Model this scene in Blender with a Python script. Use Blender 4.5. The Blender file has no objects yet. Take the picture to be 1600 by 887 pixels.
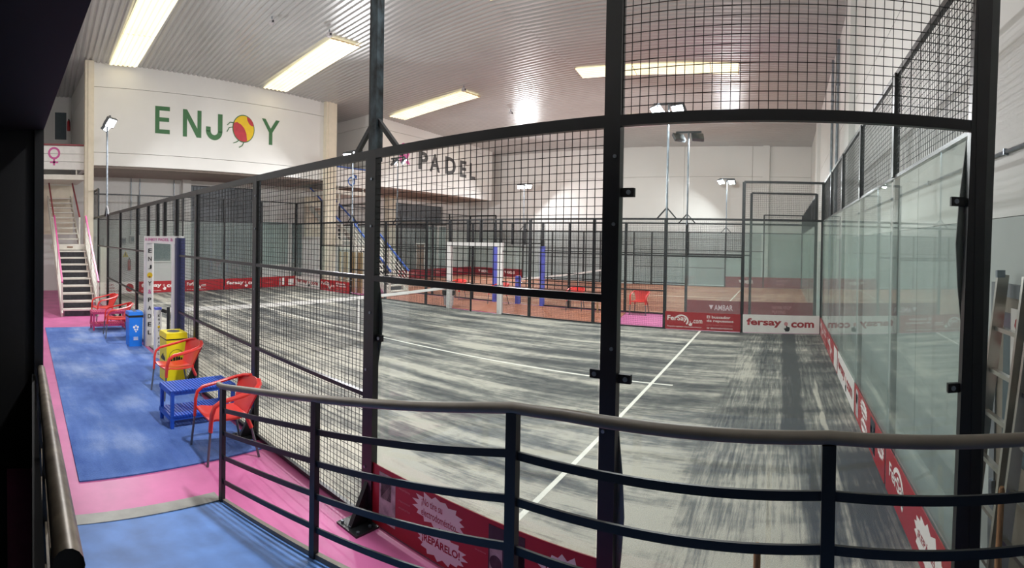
import bpy, math, random
from mathutils import Vector, Matrix
random.seed(7)
S = bpy.context.scene
COL = S.collection

# ------------------------------------------------------------------ camera (a level-swept phone panorama: cylindrical projection)
F, YAW, V0, PITCH, ROLL = 773.97, -0.547, 383.97, 0.0091, 0.0168
CAM = Vector((-1.0504, -2.58, 2.3137))
def make_camera():
    cd = bpy.data.cameras.new('camera'); co = bpy.data.objects.new('camera', cd); COL.objects.link(co)
    cd.type = 'PANO'; cd.lens = 10.0; cd.clip_start = 0.02; cd.clip_end = 200
    cd.panorama_type = 'CENTRAL_CYLINDRICAL'
    cd.central_cylindrical_range_u_min = -800 / F; cd.central_cylindrical_range_u_max = 800 / F
    cd.central_cylindrical_range_v_min = -(887 - V0) / F; cd.central_cylindrical_range_v_max = V0 / F
    cd.central_cylindrical_radius = 1.0
    cp, sp, cr, sr = math.cos(PITCH), math.sin(PITCH), math.cos(ROLL), math.sin(ROLL)
    Rx = Matrix(((1, 0, 0), (0, cp, -sp), (0, sp, cp))); Ry = Matrix(((cr, 0, sr), (0, 1, 0), (-sr, 0, cr)))
    c, s = math.cos(YAW), math.sin(YAW)
    M = (Ry @ Rx @ Matrix(((c, -s, 0), (s, c, 0), (0, 0, 1)))).transposed()
    r, f, u = M.col[0], M.col[1], M.col[2]
    R = Matrix((r, u, -f)).transposed()
    co.matrix_world = Matrix.Translation(CAM) @ R.to_4x4()
    S.camera = co
make_camera()

# ------------------------------------------------------------------ world, exposure
w = bpy.data.worlds.new('world'); S.world = w; w.use_nodes = True
w.node_tree.nodes['Background'].inputs[0].default_value = (0.75, 0.80, 0.85, 1)
w.node_tree.nodes['Background'].inputs[1].default_value = 0.05
S.view_settings.view_transform = 'Standard'; S.view_settings.look = 'None'
S.view_settings.gamma = 1.0; S.view_settings.use_curve_mapping = False
S.view_settings.exposure = 0.0
FLOOD_W = 240.0            # each floodlight head
SKYLIGHT_E = 1.45
S.cycles.transparent_max_bounces = 40
S.cycles.max_bounces = 8

# ------------------------------------------------------------------ materials
def lin(h):
    h = h.lstrip('#'); out = []
    for i in (0, 2, 4):
        c = int(h[i:i+2], 16) / 255
        out.append(c / 12.92 if c <= 0.04045 else ((c + 0.055) / 1.055) ** 2.4)
    return (*out, 1)
class NT:
    def __init__(s, name):
        s.m = bpy.data.materials.new(name); s.m.use_nodes = True; s.t = s.m.node_tree
        s.b = s.t.nodes['Principled BSDF']; s.out = s.t.nodes['Material Output']
    def n(s, t, **kw):
        k = s.t.nodes.new(t)
        for a, b in kw.items(): setattr(k, a, b)
        return k
    def l(s, a, b): s.t.links.new(a, b)
    def noise(s, vec, scale, detail=3, rough=.5, sc=None):
        k = s.n('ShaderNodeTexNoise'); k.inputs['Scale'].default_value = scale
        k.inputs['Detail'].default_value = detail; k.inputs['Roughness'].default_value = rough
        if sc is not None:
            mp = s.n('ShaderNodeMapping'); mp.inputs['Scale'].default_value = sc; s.l(vec, mp.inputs['Vector']); vec = mp.outputs[0]
        s.l(vec, k.inputs['Vector']); return k.outputs[0]
    def ramp(s, f, stops):
        k = s.n('ShaderNodeValToRGB'); e = k.color_ramp.elements
        e[0].position, e[0].color = stops[0]; e[1].position, e[1].color = stops[-1]
        for p, c in stops[1:-1]:
            q = e.new(p); q.color = c
        s.l(f, k.inputs[0]); return k.outputs[0]
    def math(s, op, a, b=0.0, clamp=False):
        k = s.n('ShaderNodeMath', operation=op, use_clamp=clamp)
        for i, v in enumerate((a, b)):
            if isinstance(v, (int, float)): k.inputs[i].default_value = v
            else: s.l(v, k.inputs[i])
        return k.outputs[0]
    def mix(s, f, a, b, mode='MIX'):
        k = s.n('ShaderNodeMix', data_type='RGBA', blend_type=mode)
        for i, v in ((0, f), (6, a), (7, b)):
            if hasattr(v, 'links'): s.l(v, k.inputs[i])
            else: k.inputs[i].default_value = v
        return k.outputs[2]
    def pos(s): return s.n('ShaderNodeNewGeometry').outputs['Position']
    def bump(s, h, strength=.3, dist=.01):
        k = s.n('ShaderNodeBump'); k.inputs['Strength'].default_value = strength; k.inputs['Distance'].default_value = dist
        s.l(h, k.inputs['Height']); s.l(k.outputs[0], s.b.inputs['Normal'])
def mat(name, hexc, rough=.5, metal=0.0, var=.08, scale=6.0, sc=None, spec=None, bump=0):
    k = NT(name); c = lin(hexc); k.b.inputs['Roughness'].default_value = rough; k.b.inputs['Metallic'].default_value = metal
    if spec is not None: k.b.inputs['Specular IOR Level'].default_value = spec
    if var:
        f = k.noise(k.pos(), scale, 4, .55, sc)
        a = tuple(x * (1 - var * 1.6) for x in c[:3]) + (1,); b = tuple(min(1, x * (1 + var)) for x in c[:3]) + (1,)
        k.l(k.ramp(f, [(.3, a), (.7, b)]), k.b.inputs['Base Color'])
        if bump: k.bump(f, bump, .01)
    else: k.b.inputs['Base Color'].default_value = c
    return k.m
def emit(name, hexc, e):
    k = NT(name); k.b.inputs['Base Color'].default_value = lin(hexc); k.b.inputs['Emission Color'].default_value = lin(hexc)
    k.b.inputs['Emission Strength'].default_value = e; return k.m
def glass(name, tint, haze=.16):
    k = NT(name); t = k.n('ShaderNodeBsdfTransparent'); t.inputs[0].default_value = lin(tint)
    g = k.n('ShaderNodeBsdfGlossy'); g.inputs['Roughness'].default_value = .0; g.inputs[0].default_value = (.95, 1, .98, 1)
    lw = k.n('ShaderNodeLayerWeight'); lw.inputs[0].default_value = .5
    p = k.math('POWER', lw.outputs['Facing'], 5.0); p = k.math('MULTIPLY', p, .80); p = k.math('ADD', p, .035)
    mx = k.n('ShaderNodeMixShader'); k.l(p, mx.inputs[0]); k.l(t.outputs[0], mx.inputs[1]); k.l(g.outputs[0], mx.inputs[2])
    dust_sheen = k.n('ShaderNodeBsdfDiffuse'); dust_sheen.inputs[0].default_value = lin('#c9d6d0'); m2 = k.n('ShaderNodeMixShader')  # dust film, strengthened to imitate the panes' milky reflection
    f = k.noise(k.pos(), 1.1, 3); k.l(k.math('MULTIPLY', f, haze), m2.inputs[0]); k.l(mx.outputs[0], m2.inputs[1]); k.l(dust_sheen.outputs[0], m2.inputs[2])
    k.l(m2.outputs[0], k.out.inputs[0]); return k.m

M = {}
M['steel'] = mat('black_powder_coat', '#17191c', .38, 0, .12)
M['wire'] = mat('black_wire', '#141517', .5, 0, 0)
M['grey_rail'] = mat('grey_rail_paint', '#7d766b', .45, 0, .1)
M['rail'] = mat('dark_rail_paint', '#232527', .45, 0, .1)
M['worn'] = mat('worn_tube', '#8d8273', .38, .25, .3, 9)
M['galv'] = mat('galvanised_steel', '#8b949c', .35, .7, .2, 9)
M['galv_spot'] = mat('blotched_steel', '#3d4a50', .5, .2, .75, 12, (1, 1, .6))
M['alu'] = mat('aluminium', '#b9b7b0', .28, .85, .1)
M['glass'] = glass('court_glass', '#fafdfc')
M['pink_floor'] = mat('pink_painted_floor', '#c8679a', .45, 0, .10, 2.2)
M['blue_ramp'] = mat('blue_ramp_paint', '#5b86c8', .5, 0, .14, 3.5)
M['white_wall'] = mat('white_wall_paint', '#e2e1dd', .6, 0, .02, .8)
M['grey_wall'] = mat('grey_dado_paint', '#b3b9b6', .6, 0, .04, 1.0)
M['cream'] = mat('cream_column_paint', '#e2d9c4', .55, 0, .03)
M['soffit'] = mat('brown_soffit', '#8d8178', .7, 0, .06)
M['lobby_dark'] = mat('unlit_lobby_black', '#08080b', .7, 0, .1)  # near-black colour stands in for the lobby's lack of light
M['roof'] = mat('pale_corrugated_sheet', '#b9b9b8', .33, .25, .04, .7)
M['white'] = mat('white_paint', '#e6e4e0', .45, 0, .03)
M['red'] = mat('red_banner_vinyl', '#a5222a', .38, 0, .05, 3)
M['darkred'] = mat('dark_red_banner_vinyl', '#86222f', .4, 0, .05, 3)
M['vinyl'] = mat('white_banner_vinyl', '#e4dfda', .38, 0, .03)
M['redprint'] = mat('red_print', '#9c1f28', .5, 0, 0)
M['whiteprint'] = mat('white_print', '#ece6e2', .5, 0, 0)
M['dimprint'] = mat('pale_red_print', '#c98a88', .5, 0, 0)
M['greyprint'] = mat('grey_print', '#b7b2b3', .5, 0, .25, 14)
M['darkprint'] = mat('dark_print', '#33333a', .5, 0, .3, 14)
M['blackprint'] = mat('black_print', '#15151a', .5, 0, 0)
M['pinkprint'] = mat('pink_print', '#cc5a9c', .5, 0, .04)
M['blueprint'] = mat('blue_print', '#2f62b4', .5, 0, .04)
M['green'] = mat('green_lettering', '#3f7046', .5, 0, .05)
M['darkletter'] = mat('dark_lettering', '#4a4a4b', .5, 0, .05)
M['yellow'] = mat('ball_yellow', '#e3bd1d', .5, 0, .04)
M['crimson'] = mat('ball_red', '#b8323f', .5, 0, .1)
M['chair_red'] = mat('red_plastic', '#d8352f', .35, 0, .03)
M['leg_grey'] = mat('grey_chair_leg', '#6c6f74', .4, .4, .1)
M['bench_blue'] = mat('blue_bench_paint', '#2459c4', .4, 0, .06)
M['bench_pink'] = mat('pink_bench_paint', '#c4406f', .4, 0, .06)
M['tan'] = mat('tan_wood', '#b99566', .5, 0, .2, 6, (1, 8, 8))
M['wood'] = mat('worn_wooden_handle', '#9a7650', .6, 0, .25, 9, (9, 9, 1.5))
M['bin_blue'] = mat('blue_bin_plastic', '#1f78dd', .35, 0, .03)
M['bin_yellow'] = mat('yellow_bin_plastic', '#e6d317', .4, 0, .04)
M['black'] = mat('black_rubber', '#0c0c0e', .6, 0, 0)
M['pad_white'] = mat('white_padding', '#dfddda', .5, 0, .03)
M['pad_blue'] = mat('blue_padding', '#5a66cc', .5, 0, .05)
M['pad_navy'] = mat('navy_padding', '#1d2350', .5, 0, .05)
M['stair_white'] = mat('cream_white_stair_paint', '#dbd7cc', .45, 0, .04)
M['pink_rail'] = mat('pink_handrail', '#c8538c', .4, 0, .05)
M['darkred_rail'] = mat('dark_red_handrail', '#8d3a42', .4, 0, .05)
M['blue_rail'] = mat('blue_handrail', '#3a5fae', .4, 0, .05)
M['shutter'] = mat('grey_roller_shutter', '#7b8084', .5, .2, .06)
M['dark_pane'] = mat('dark_window_pane', '#4f5c62', .12, 0, .05)
M['pale_pane'] = mat('pale_window_pane', '#8fa19f', .15, 0, .05)
M['brown'] = mat('brown_door_wood', '#7b5238', .5, 0, .15)
M['ext'] = mat('extinguisher_red', '#b3262a', .3, 0, .03)
M['warn'] = mat('warning_yellow', '#d8bd3a', .5, 0, 0)
M['floodcase'] = mat('floodlight_case', '#5f6468', .45, .4, .08)
M['lens'] = emit('floodlight_lens', '#f6faff', 30.0)
M['plank_a'] = mat('beige_plank', '#c3aa80', .55, 0, .2, 6, (6, 6, 1)); M['plank_b'] = mat('brown_plank', '#9a7a55', .55, 0, .2, 6, (6, 6, 1)); M['plank_c'] = mat('pale_plank', '#d9d3c6', .55, 0, .1, 6, (6, 6, 1))
M['net'] = mat('black_net_cord', '#26282a', .7, 0, 0)
M['tape'] = mat('white_net_tape', '#e2dfdb', .6, 0, .03)
M['lane_orange'] = mat('orange_lane_carpet', '#a4644a', .8, 0, .14, 3)
M['line'] = mat('white_court_line', '#e6e4d8', .7, 0, .05)
M['post_grey'] = mat('grey_post_coat', '#454a49', .28, 0, .1)
M['strip'] = mat('dull_edge_strip', '#96958f', .5, .3, .12)
M['seam'] = mat('dark_joint', '#5c5a58', .8, 0, 0)

def skylight_mat():
    k = NT('translucent_roof_sheet'); f = k.noise(k.pos(), 1.3, 2)
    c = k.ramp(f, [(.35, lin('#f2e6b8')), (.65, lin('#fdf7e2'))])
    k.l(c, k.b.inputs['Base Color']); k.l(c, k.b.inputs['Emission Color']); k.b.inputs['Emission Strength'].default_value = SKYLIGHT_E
    return k.m
M['skylight'] = skylight_mat()
M['rib_shade'] = emit('translucent_rib_shade', '#efe3b9', SKYLIGHT_E * .78)  # rib shading painted into the glow: sloped sides shine dimmer

def turf(name, dark, mid, sand, bias, seed):
    k = NT(name); p = k.pos()
    mp = k.n('ShaderNodeMapping'); mp.inputs['Location'].default_value = (seed, seed * .7, 0); k.l(p, mp.inputs[0]); p = mp.outputs[0]
    a = k.noise(p, 1.0, 3, .5, (.30, 2.2, 1)); b = k.noise(p, 1.0, 4, .65, (.8, 8.0, 1)); b2 = k.noise(p, 1.0, 3, .7, (2.4, 60.0, 1)); iso = k.noise(p, 5.0, 5, .7); big = k.noise(p, .33, 2, .5)
    sep = k.n('ShaderNodeSeparateXYZ'); k.l(k.pos(), sep.inputs[0])
    c = k.noise(p, 1.0, 2, .5, (1.7, .16, 1)); d = k.noise(p, 1.0, 4, .7, (24, 1.2, 1)); e = k.noise(p, 1.0, 3, .5, (.3, 1.9, 1))
    add = lambda *q: q[0] if len(q) == 1 else k.math('ADD', k.math('MULTIPLY', q[0][0], q[0][1]) if isinstance(q[0], tuple) else q[0], add(*q[1:]) if len(q) > 2 else k.math('MULTIPLY', q[1][0], q[1][1]))
    run = add((a, .42), (b, .25), (b2, .17), (iso, .18))
    cross = add((c, .25), (d, .33), (e, .30), (iso, .12))
    def step(sock, lo, hi):
        m = k.n('ShaderNodeMapRange', interpolation_type='SMOOTHSTEP'); m.inputs[1].default_value = lo; m.inputs[2].default_value = hi; k.l(sock, m.inputs[0]); return m.outputs[0]
    X, Y = sep.outputs[0], sep.outputs[1]
    v = k.n('ShaderNodeMix', data_type='FLOAT'); k.l(step(X, -2.15, -1.75), v.inputs[0]); k.l(run, v.inputs[2]); k.l(cross, v.inputs[3])
    v = k.math('ADD', v.outputs[0], k.math('MULTIPLY', k.math('SUBTRACT', big, .5), .22))
    v = k.math('ADD', v, bias(k, sep))
    if seed < 5:      # a swept bare strip beside the end glass, and the bare near corner
        strip = k.math('MULTIPLY', k.math('MULTIPLY', step(X, -1.06, -.98), step(X, -.68, -.80)), step(Y, 2.6, 3.6))
        corner = k.math('MULTIPLY', step(X, -.9, -.7), step(Y, 3.4, 2.4))
        v = k.math('SUBTRACT', v, k.math('ADD', k.math('MULTIPLY', strip, .10), k.math('MULTIPLY', corner, .09)))
        wob = k.math('MULTIPLY', k.math('SUBTRACT', e, .5), .12); xx = k.math('ADD', X, wob)
        line = k.math('MULTIPLY', step(xx, -.52, -.48), step(xx, -.42, -.45)); line = k.math('MULTIPLY', line, step(Y, 6.2, 5.6))
        v = k.math('ADD', v, k.math('MULTIPLY', line, .09))
    col = k.ramp(v, [(.43, lin(dark)), (.505, lin(mid)), (.58, lin(sand))])
    fine = k.noise(p, 90, 2, .6)
    col = k.mix(.35, col, k.ramp(fine, [(.3, (.25, .25, .25, 1)), (.7, (1, 1, 1, 1))]), 'MULTIPLY')
    k.l(col, k.b.inputs['Base Color']); k.b.inputs['Roughness'].default_value = .85
    k.bump(fine, .5, .01)
    return k.m
def bias1(k, sep):   # sand lies thicker along the fence side of the court than in its middle
    r = k.n('ShaderNodeMapRange'); r.inputs[1].default_value = .8; r.inputs[2].default_value = 5.0
    r.inputs[3].default_value = .052; r.inputs[4].default_value = -.012; k.l(sep.outputs[1], r.inputs[0]); return r.outputs[0]
def bias2(k, sep): return 0.0
M['turf'] = turf('sanded_dark_turf', '#3d4040', '#767670', '#bab6a8', bias1, 3.0)
M['turf2'] = turf('sanded_orange_turf', '#96573f', '#aa6c50', '#c99b80', bias2, 11.0)

def carpet_mat():
    k = NT('blue_turf_carpet'); p = k.pos()
    f = k.noise(p, .9, 4, .6); g = k.noise(p, 60, 2, .6); h = k.noise(p, 1, 3, .6, (.8, 3, 1))
    v = k.math('ADD', k.math('MULTIPLY', f, .6), k.math('MULTIPLY', h, .4))
    c = k.ramp(v, [(.36, lin('#3a5ba3')), (.5, lin('#5677ba')), (.68, lin('#8ea3cf'))])
    c = k.mix(.3, c, k.ramp(g, [(.3, (.4, .4, .4, 1)), (.7, (1, 1, 1, 1))]), 'MULTIPLY')
    k.l(c, k.b.inputs['Base Color']); k.b.inputs['Roughness'].default_value = .9; k.bump(g, .5, .008); return k.m
M['carpet'] = carpet_mat()

# ------------------------------------------------------------------ mesh helpers
V = Vector
def wl(o):
    r = V((0, 0, 0))
    while o is not None: r += o.location; o = o.parent
    return r
class MB:
    def __init__(s): s.v = []; s.f = []
    def box(s, x0, x1, y0, y1, z0, z1):
        s.hexa([(x0, y0), (x1, y0), (x1, y1), (x0, y1)], z0, z1); return s
    def hexa(s, ring, z0, z1, ring2=None):
        n = len(s.v); k = len(ring); ring2 = ring2 or ring
        s.v += [(x, y, z0) for x, y in ring] + [(x, y, z1) for x, y in ring2]
        s.f += [tuple(n + i for i in reversed(range(k))), tuple(n + k + i for i in range(k))]
        s.f += [(n + i, n + (i + 1) % k, n + k + (i + 1) % k, n + k + i) for i in range(k)]; return s
    def bar(s, p, q, w, h, up=(0, 0, 1), caps=True):
        p, q = V(p), V(q); d = (q - p).normalized(); up = V(up)
        if abs(d.dot(up)) > .98: up = V((1, 0, 0))
        a = d.cross(up).normalized() * (w / 2); b = a.cross(d).normalized() * (h / 2)
        n = len(s.v)
        for c in (p, q): s.v += [tuple(c - a - b), tuple(c + a - b), tuple(c + a + b), tuple(c - a + b)]
        s.f += [(n, n + 1, n + 5, n + 4), (n + 1, n + 2, n + 6, n + 5), (n + 2, n + 3, n + 7, n + 6), (n + 3, n, n + 4, n + 7)]
        if caps: s.f += [(n + 3, n + 2, n + 1, n), (n + 4, n + 5, n + 6, n + 7)]
        return s
    def tube(s, pts, r, k=10, caps=True, flat=1.0, taper=None):
        pts = [V(p) for p in pts]; base = len(s.v); last = None
        for i, p in enumerate(pts):
            d = (pts[min(i + 1, len(pts) - 1)] - pts[max(i - 1, 0)]).normalized()
            if last is None:
                last = V((0, 0, 1)) if abs(d.z) < .9 else V((1, 0, 0))
            a = d.cross(last).normalized(); b = a.cross(d).normalized(); last = b
            rr = r * (taper[i] if taper else 1)
            s.v += [tuple(p + a * math.cos(2 * math.pi * j / k) * rr + b * math.sin(2 * math.pi * j / k) * rr * flat) for j in range(k)]
        for i in range(len(pts) - 1):
            for j in range(k):
                s.f.append((base + i * k + j, base + i * k + (j + 1) % k, base + (i + 1) * k + (j + 1) % k, base + (i + 1) * k + j))
        if caps:
            s.f.append(tuple(base + j for j in reversed(range(k)))); e = base + (len(pts) - 1) * k; s.f.append(tuple(e + j for j in range(k)))
        return s
    def sheet(s, fn, nu, nv, th):
        n = len(s.v); P = [[V(fn(i / nu, j / nv)) for j in range(nv + 1)] for i in range(nu + 1)]
        def nor(i, j):
            a = P[min(i + 1, nu)][j] - P[max(i - 1, 0)][j]; b = P[i][min(j + 1, nv)] - P[i][max(j - 1, 0)]
            return a.cross(b).normalized()
        for sgn in (.5, -.5):
            for i in range(nu + 1):
                for j in range(nv + 1): s.v.append(tuple(P[i][j] + nor(i, j) * th * sgn))
        w = nv + 1; o = (nu + 1) * w; I = lambda i, j, t: n + t * o + i * w + j
        for i in range(nu):
            for j in range(nv):
                s.f.append((I(i, j, 0), I(i + 1, j, 0), I(i + 1, j + 1, 0), I(i, j + 1, 0)))
                s.f.append((I(i, j, 1), I(i, j + 1, 1), I(i + 1, j + 1, 1), I(i + 1, j, 1)))
        for i in range(nu):
            for j in (0, nv):
                q = (I(i, j, 0), I(i, j, 1), I(i + 1, j, 1), I(i + 1, j, 0)); s.f.append(q if j == 0 else q[::-1])
        for j in range(nv):
            for i in (0, nu):
                q = (I(i, j, 0), I(i, j + 1, 0), I(i, j + 1, 1), I(i, j, 1)); s.f.append(q if i == 0 else q[::-1])
        return s
    def flat(s, O, X, U, pts, th=.002):       # a printed outline laid on a face: pts in (X, U) metres
        O, X, U = V(O), V(X), V(U); N = X.cross(U).normalized() * th; n = len(s.v); k = len(pts)
        s.v += [tuple(O + X * a + U * b) for a, b in pts] + [tuple(O + X * a + U * b + N) for a, b in pts]
        s.f += [tuple(n + k + i for i in range(k))]
        s.f += [(n + i, n + (i + 1) % k, n + k + (i + 1) % k, n + k + i) for i in range(k)]; return s
    def build(s, name, m, parent=None, smooth=False, world=True):
        me = bpy.data.meshes.new(name); off = wl(parent) if (parent is not None and world) else V((0, 0, 0))
        me.from_pydata([tuple(V(v) - off) for v in s.v] if off.length else s.v, [], s.f); me.materials.append(M[m] if isinstance(m, str) else m)
        if smooth:
            me.polygons.foreach_set('use_smooth', [True] * len(me.polygons))
            try: me.set_sharp_from_angle(angle=math.radians(40))
            except Exception: pass
        o = bpy.data.objects.new(name, me); COL.objects.link(o); o.parent = parent
        return o
def tag(o, label=None, cat=None, group=None, kind=None):
    for k, v in (('label', label), ('category', cat), ('group', group), ('kind', kind)):
        if v: o[k] = v
    return o
def thing(name, loc, label, cat, rz=0, group=None):
    o = bpy.data.objects.new(name, None); COL.objects.link(o); o.location = loc; o.rotation_euler = (0, 0, rz)
    o.empty_display_size = .1
    return tag(o, label, cat, group)
def struct(o): o['kind'] = 'structure'; return o
def sroot(name, loc=(0, 0, 0)):
    o = bpy.data.objects.new(name, None); COL.objects.link(o); o.location = loc; o['kind'] = 'structure'; o.empty_display_size = .1; return o
def stuff(o): o['kind'] = 'stuff'; return o
def text(body, O, X, U, w, h, m, parent, name='lettering', bold=0.0, th=.002, align='L'):
    """flat print: body fitted into the w x h box whose lower left corner is O, reading along X, standing along U"""
    cu = bpy.data.curves.new(name, 'FONT'); cu.body = body; cu.offset = bold; cu.resolution_u = 3; cu.fill_mode = 'FRONT'
    cu.align_x = 'CENTER' if align == 'C' else 'LEFT'; cu.space_line = 1.0
    ob = bpy.data.objects.new(name, cu); me = bpy.data.meshes.new_from_object(ob); bpy.data.objects.remove(ob); bpy.data.curves.remove(cu)
    xs = [v.co.x for v in me.vertices]; ys = [v.co.y for v in me.vertices]
    x0, x1, y0, y1 = min(xs), max(xs), min(ys), max(ys); O, X, U = V(O), V(X).normalized(), V(U).normalized(); N = X.cross(U) * th
    off = wl(parent) if parent is not None else V((0, 0, 0))
    for v in me.vertices:
        v.co = O + X * ((v.co.x - x0) / (x1 - x0) * w) + U * ((v.co.y - y0) / (y1 - y0) * h) + N - off
    me.name = name; me.materials.clear(); me.materials.append(M[m])
    o = bpy.data.objects.new(name, me); COL.objects.link(o); o.parent = parent; return o
def ring(cx, cy, r0, r1, n=28, a0=0, a1=2 * math.pi, sx=1.0, sy=1.0):
    o = [(cx + math.cos(a0 + (a1 - a0) * i / n) * r1 * sx, cy + math.sin(a0 + (a1 - a0) * i / n) * r1 * sy) for i in range(n + 1)]
    i_ = [(cx + math.cos(a0 + (a1 - a0) * i / n) * r0 * sx, cy + math.sin(a0 + (a1 - a0) * i / n) * r0 * sy) for i in range(n + 1)]
    return o, i_
def annulus(mb, O, X, U, cx, cy, r0, r1, n=28, a0=0, a1=2 * math.pi, sx=1.0, sy=1.0, th=.002):
    o, i_ = ring(cx, cy, r0, r1, n, a0, a1, sx, sy)
    for k in range(n): mb.flat(O, X, U, [o[k], o[k + 1], i_[k + 1], i_[k]], th)
def disc(cx, cy, r, n=24, sx=1.0, sy=1.0): return [(cx + math.cos(2 * math.pi * i / n) * r * sx, cy + math.sin(2 * math.pi * i / n) * r * sy) for i in range(n)]
Z = V((0, 0, 1))

# ------------------------------------------------------------------ court plans (slightly out of square, as measured)
def C1(x, y):
    a = V((1.0156 * x, -.0399 * x, 0)); b = V((1.0528 * x, 10.472 - .0134 * x, 0)); return a.lerp(b, y / 10)
def C2(x, y):
    a = V((1.043 * x, 13.32 + .002 * x, 0)); b = V((1.05 * x, 24.45 - .01 * x, 0)); return a.lerp(b, y / 10)

# ------------------------------------------------------------------ the setting
def shell():
    fl = MB(); fl.box(-30, 4, -9, 27, -.1, 0); struct(fl.build('floor', 'pink_floor'))
    MB().box(.02, .5, -.7, 26, 0, .006).build('floor', 'grey_wall')['kind'] = 'structure'
    MB().box(-22, .02, 24.7, 26, 0, .006).build('floor', 'grey_wall')['kind'] = 'structure'
    # court surfaces
    for k, (C, m, nm) in enumerate(((C1, 'turf', 'floor'), (C2, 'turf2', 'floor'))):
        r = [C(0, 0), C(0, 10), C(-20, 10), C(-20, 0)]
        t = MB().hexa([(p.x, p.y) for p in reversed(r)], 0.0, .012).build(nm, m); struct(t)
        for x in (-3.05, -16.95):
            MB().bar(C(x, .05) + Z * .0125, C(x, 9.95) + Z * .0125, .055, .003).build('court_line', 'line', t)
        MB().bar(C(-2.7, 5) + Z * .0128, C(-17.3, 5) + Z * .0128, .05, .003).build('court_line', 'line', t)
    # right wall: white above, grey dado below, in cast panels with joints
    rw = sroot('wall_right', (.5, 10, 0))
    for (y0, y1) in ((-6, 2.98), (3.0, 8.98), (9.0, 14.98), (15.0, 20.98), (21.0, 26.3)):
        MB().box(.5, .8, y0, y1, 0, 2.55).build('dado_panel', 'grey_wall', rw)
        MB().box(.5, .8, y0, y1, 2.555, 5.6).build('wall_panel', 'white_wall', rw)
        MB().box(.5, .8, y0, y1, 5.615, 9.4).build('wall_panel', 'white_wall', rw)
    MB().box(.36, .5, 8.4, 9.3, 0, 9.3).build('pilaster', 'white_wall', rw)
    MB().box(.36, .5, 19.0, 20.0, 0, 9.3).build('pilaster', 'white_wall', rw)
    bw = sroot('wall_back', (-10, 26, 0))
    xs = [.5, -2.9, -6.9, -10.9, -14.9, -18.9, -24]
    for a, b in zip(xs[1:], xs[:-1]):
        MB().box(a + .008, b - .008, 26, 26.3, 0, 3.0).build('dado_panel', 'grey_wall', bw)
        MB().box(a + .008, b - .008, 26, 26.3, 3.006, 6.3).build('wall_panel', 'white_wall', bw)
        MB().box(a + .008, b - .008, 26, 26.3, 6.312, 9.2).build('wall_panel', 'white_wall', bw)
    MB().box(-2.3, -1.9, 25.8, 26, 0, 9.2).build('pilaster', 'white_wall', bw)
    # unlit lobby around the camera, its darkness put into black surfaces: end wall, low ceiling
    MB().box(-6.2, -5.95, -8.0, -2.2, 0, 3.36).build('wall_left', 'lobby_dark')['kind'] = 'structure'
    MB().box(-6.2, 3.8, -8.0, -2.2, 3.36, 3.6).build('lobby_ceiling', 'lobby_dark')['kind'] = 'structure'
    MB().box(-5.96, -5.9, -2.29, -2.2, 0, 3.36).build('trim_1', 'steel')['kind'] = 'structure'
    MB().box(-6.2, 3.8, -8.2, -8.0, 0, 3.6).build('lobby_wall', 'lobby_dark')['kind'] = 'structure'
    MB().box(-6.2, -5.95, -2.5, -2.2, 3.6, 9.2).build('trim_2', 'white_wall')['kind'] = 'structure'
    MB().box(-6.2, 3.8, -2.5, -2.2, 3.6, 9.2).build('wall_front', 'white_wall')['kind'] = 'structure'
    MB().box(-24, -6.2, -2.5, -2.2, 0, 9.2).build('wall_front_left', 'white_wall')['kind'] = 'structure'
    MB().box(3.6, 3.8, -8.0, -2.2, 0, 3.36).build('lobby_wall', 'lobby_dark')['kind'] = 'structure'
    MB().box(.8, 3.8, -2.2, -2.0, 0, 9.2).build('corner_wall', 'white_wall')['kind'] = 'structure'
shell()

def ceiling():
    root = sroot('ceiling', (-10, 12, 8.75)); zc = lambda y: 8.75 - .025 * y
    MB().hexa([(-24.5, -3), (1.0, -3), (1.0, 27), (-24.5, 27)], 9.2, 9.3).build('roof_deck', 'roof', root)
    prof = []                                   # one trapezoidal rib, 0.2 m pitch
    for k in range(6): prof += [(k * .2, .035), (k * .2 + .05, 0), (k * .2 + .13, 0), (k * .2 + .165, .035)]
    prof.append((1.2, .035))
    def sheet_mesh(L, slope):
        b = MB(); n = len(prof)
        for x in (0, L): b.v += [(x, y, z - .025 * y) for y, z in prof]
        b.f += [(i, n + i, n + i + 1, i + 1) for i in range(n - 1)]
        me = bpy.data.meshes.new('roof_sheet'); me.from_pydata(b.v, [], b.f); me.materials.append(M['roof']); return me
    for (x0, L, sk, dz) in ((-24.4, 16.35, -.085, 0), (-8.2, 9.4, .05, -.03)):
        me = sheet_mesh(L, sk)
        for i in range(27):
            y = -4.2 + i * 1.2 + (0.7 if sk < 0 else 0)
            o = bpy.data.objects.new('roof_sheet', me); COL.objects.link(o); o.parent = root
            # sheets are laid a few degrees off the hall's axis
            o.location = V((x0, y - sk * L / 2 , zc(y) + dz + .0)) - root.location
            o.rotation_euler = (0, math.atan(.025 * sk), math.atan(sk))
    return zc
zc = ceiling()

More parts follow.
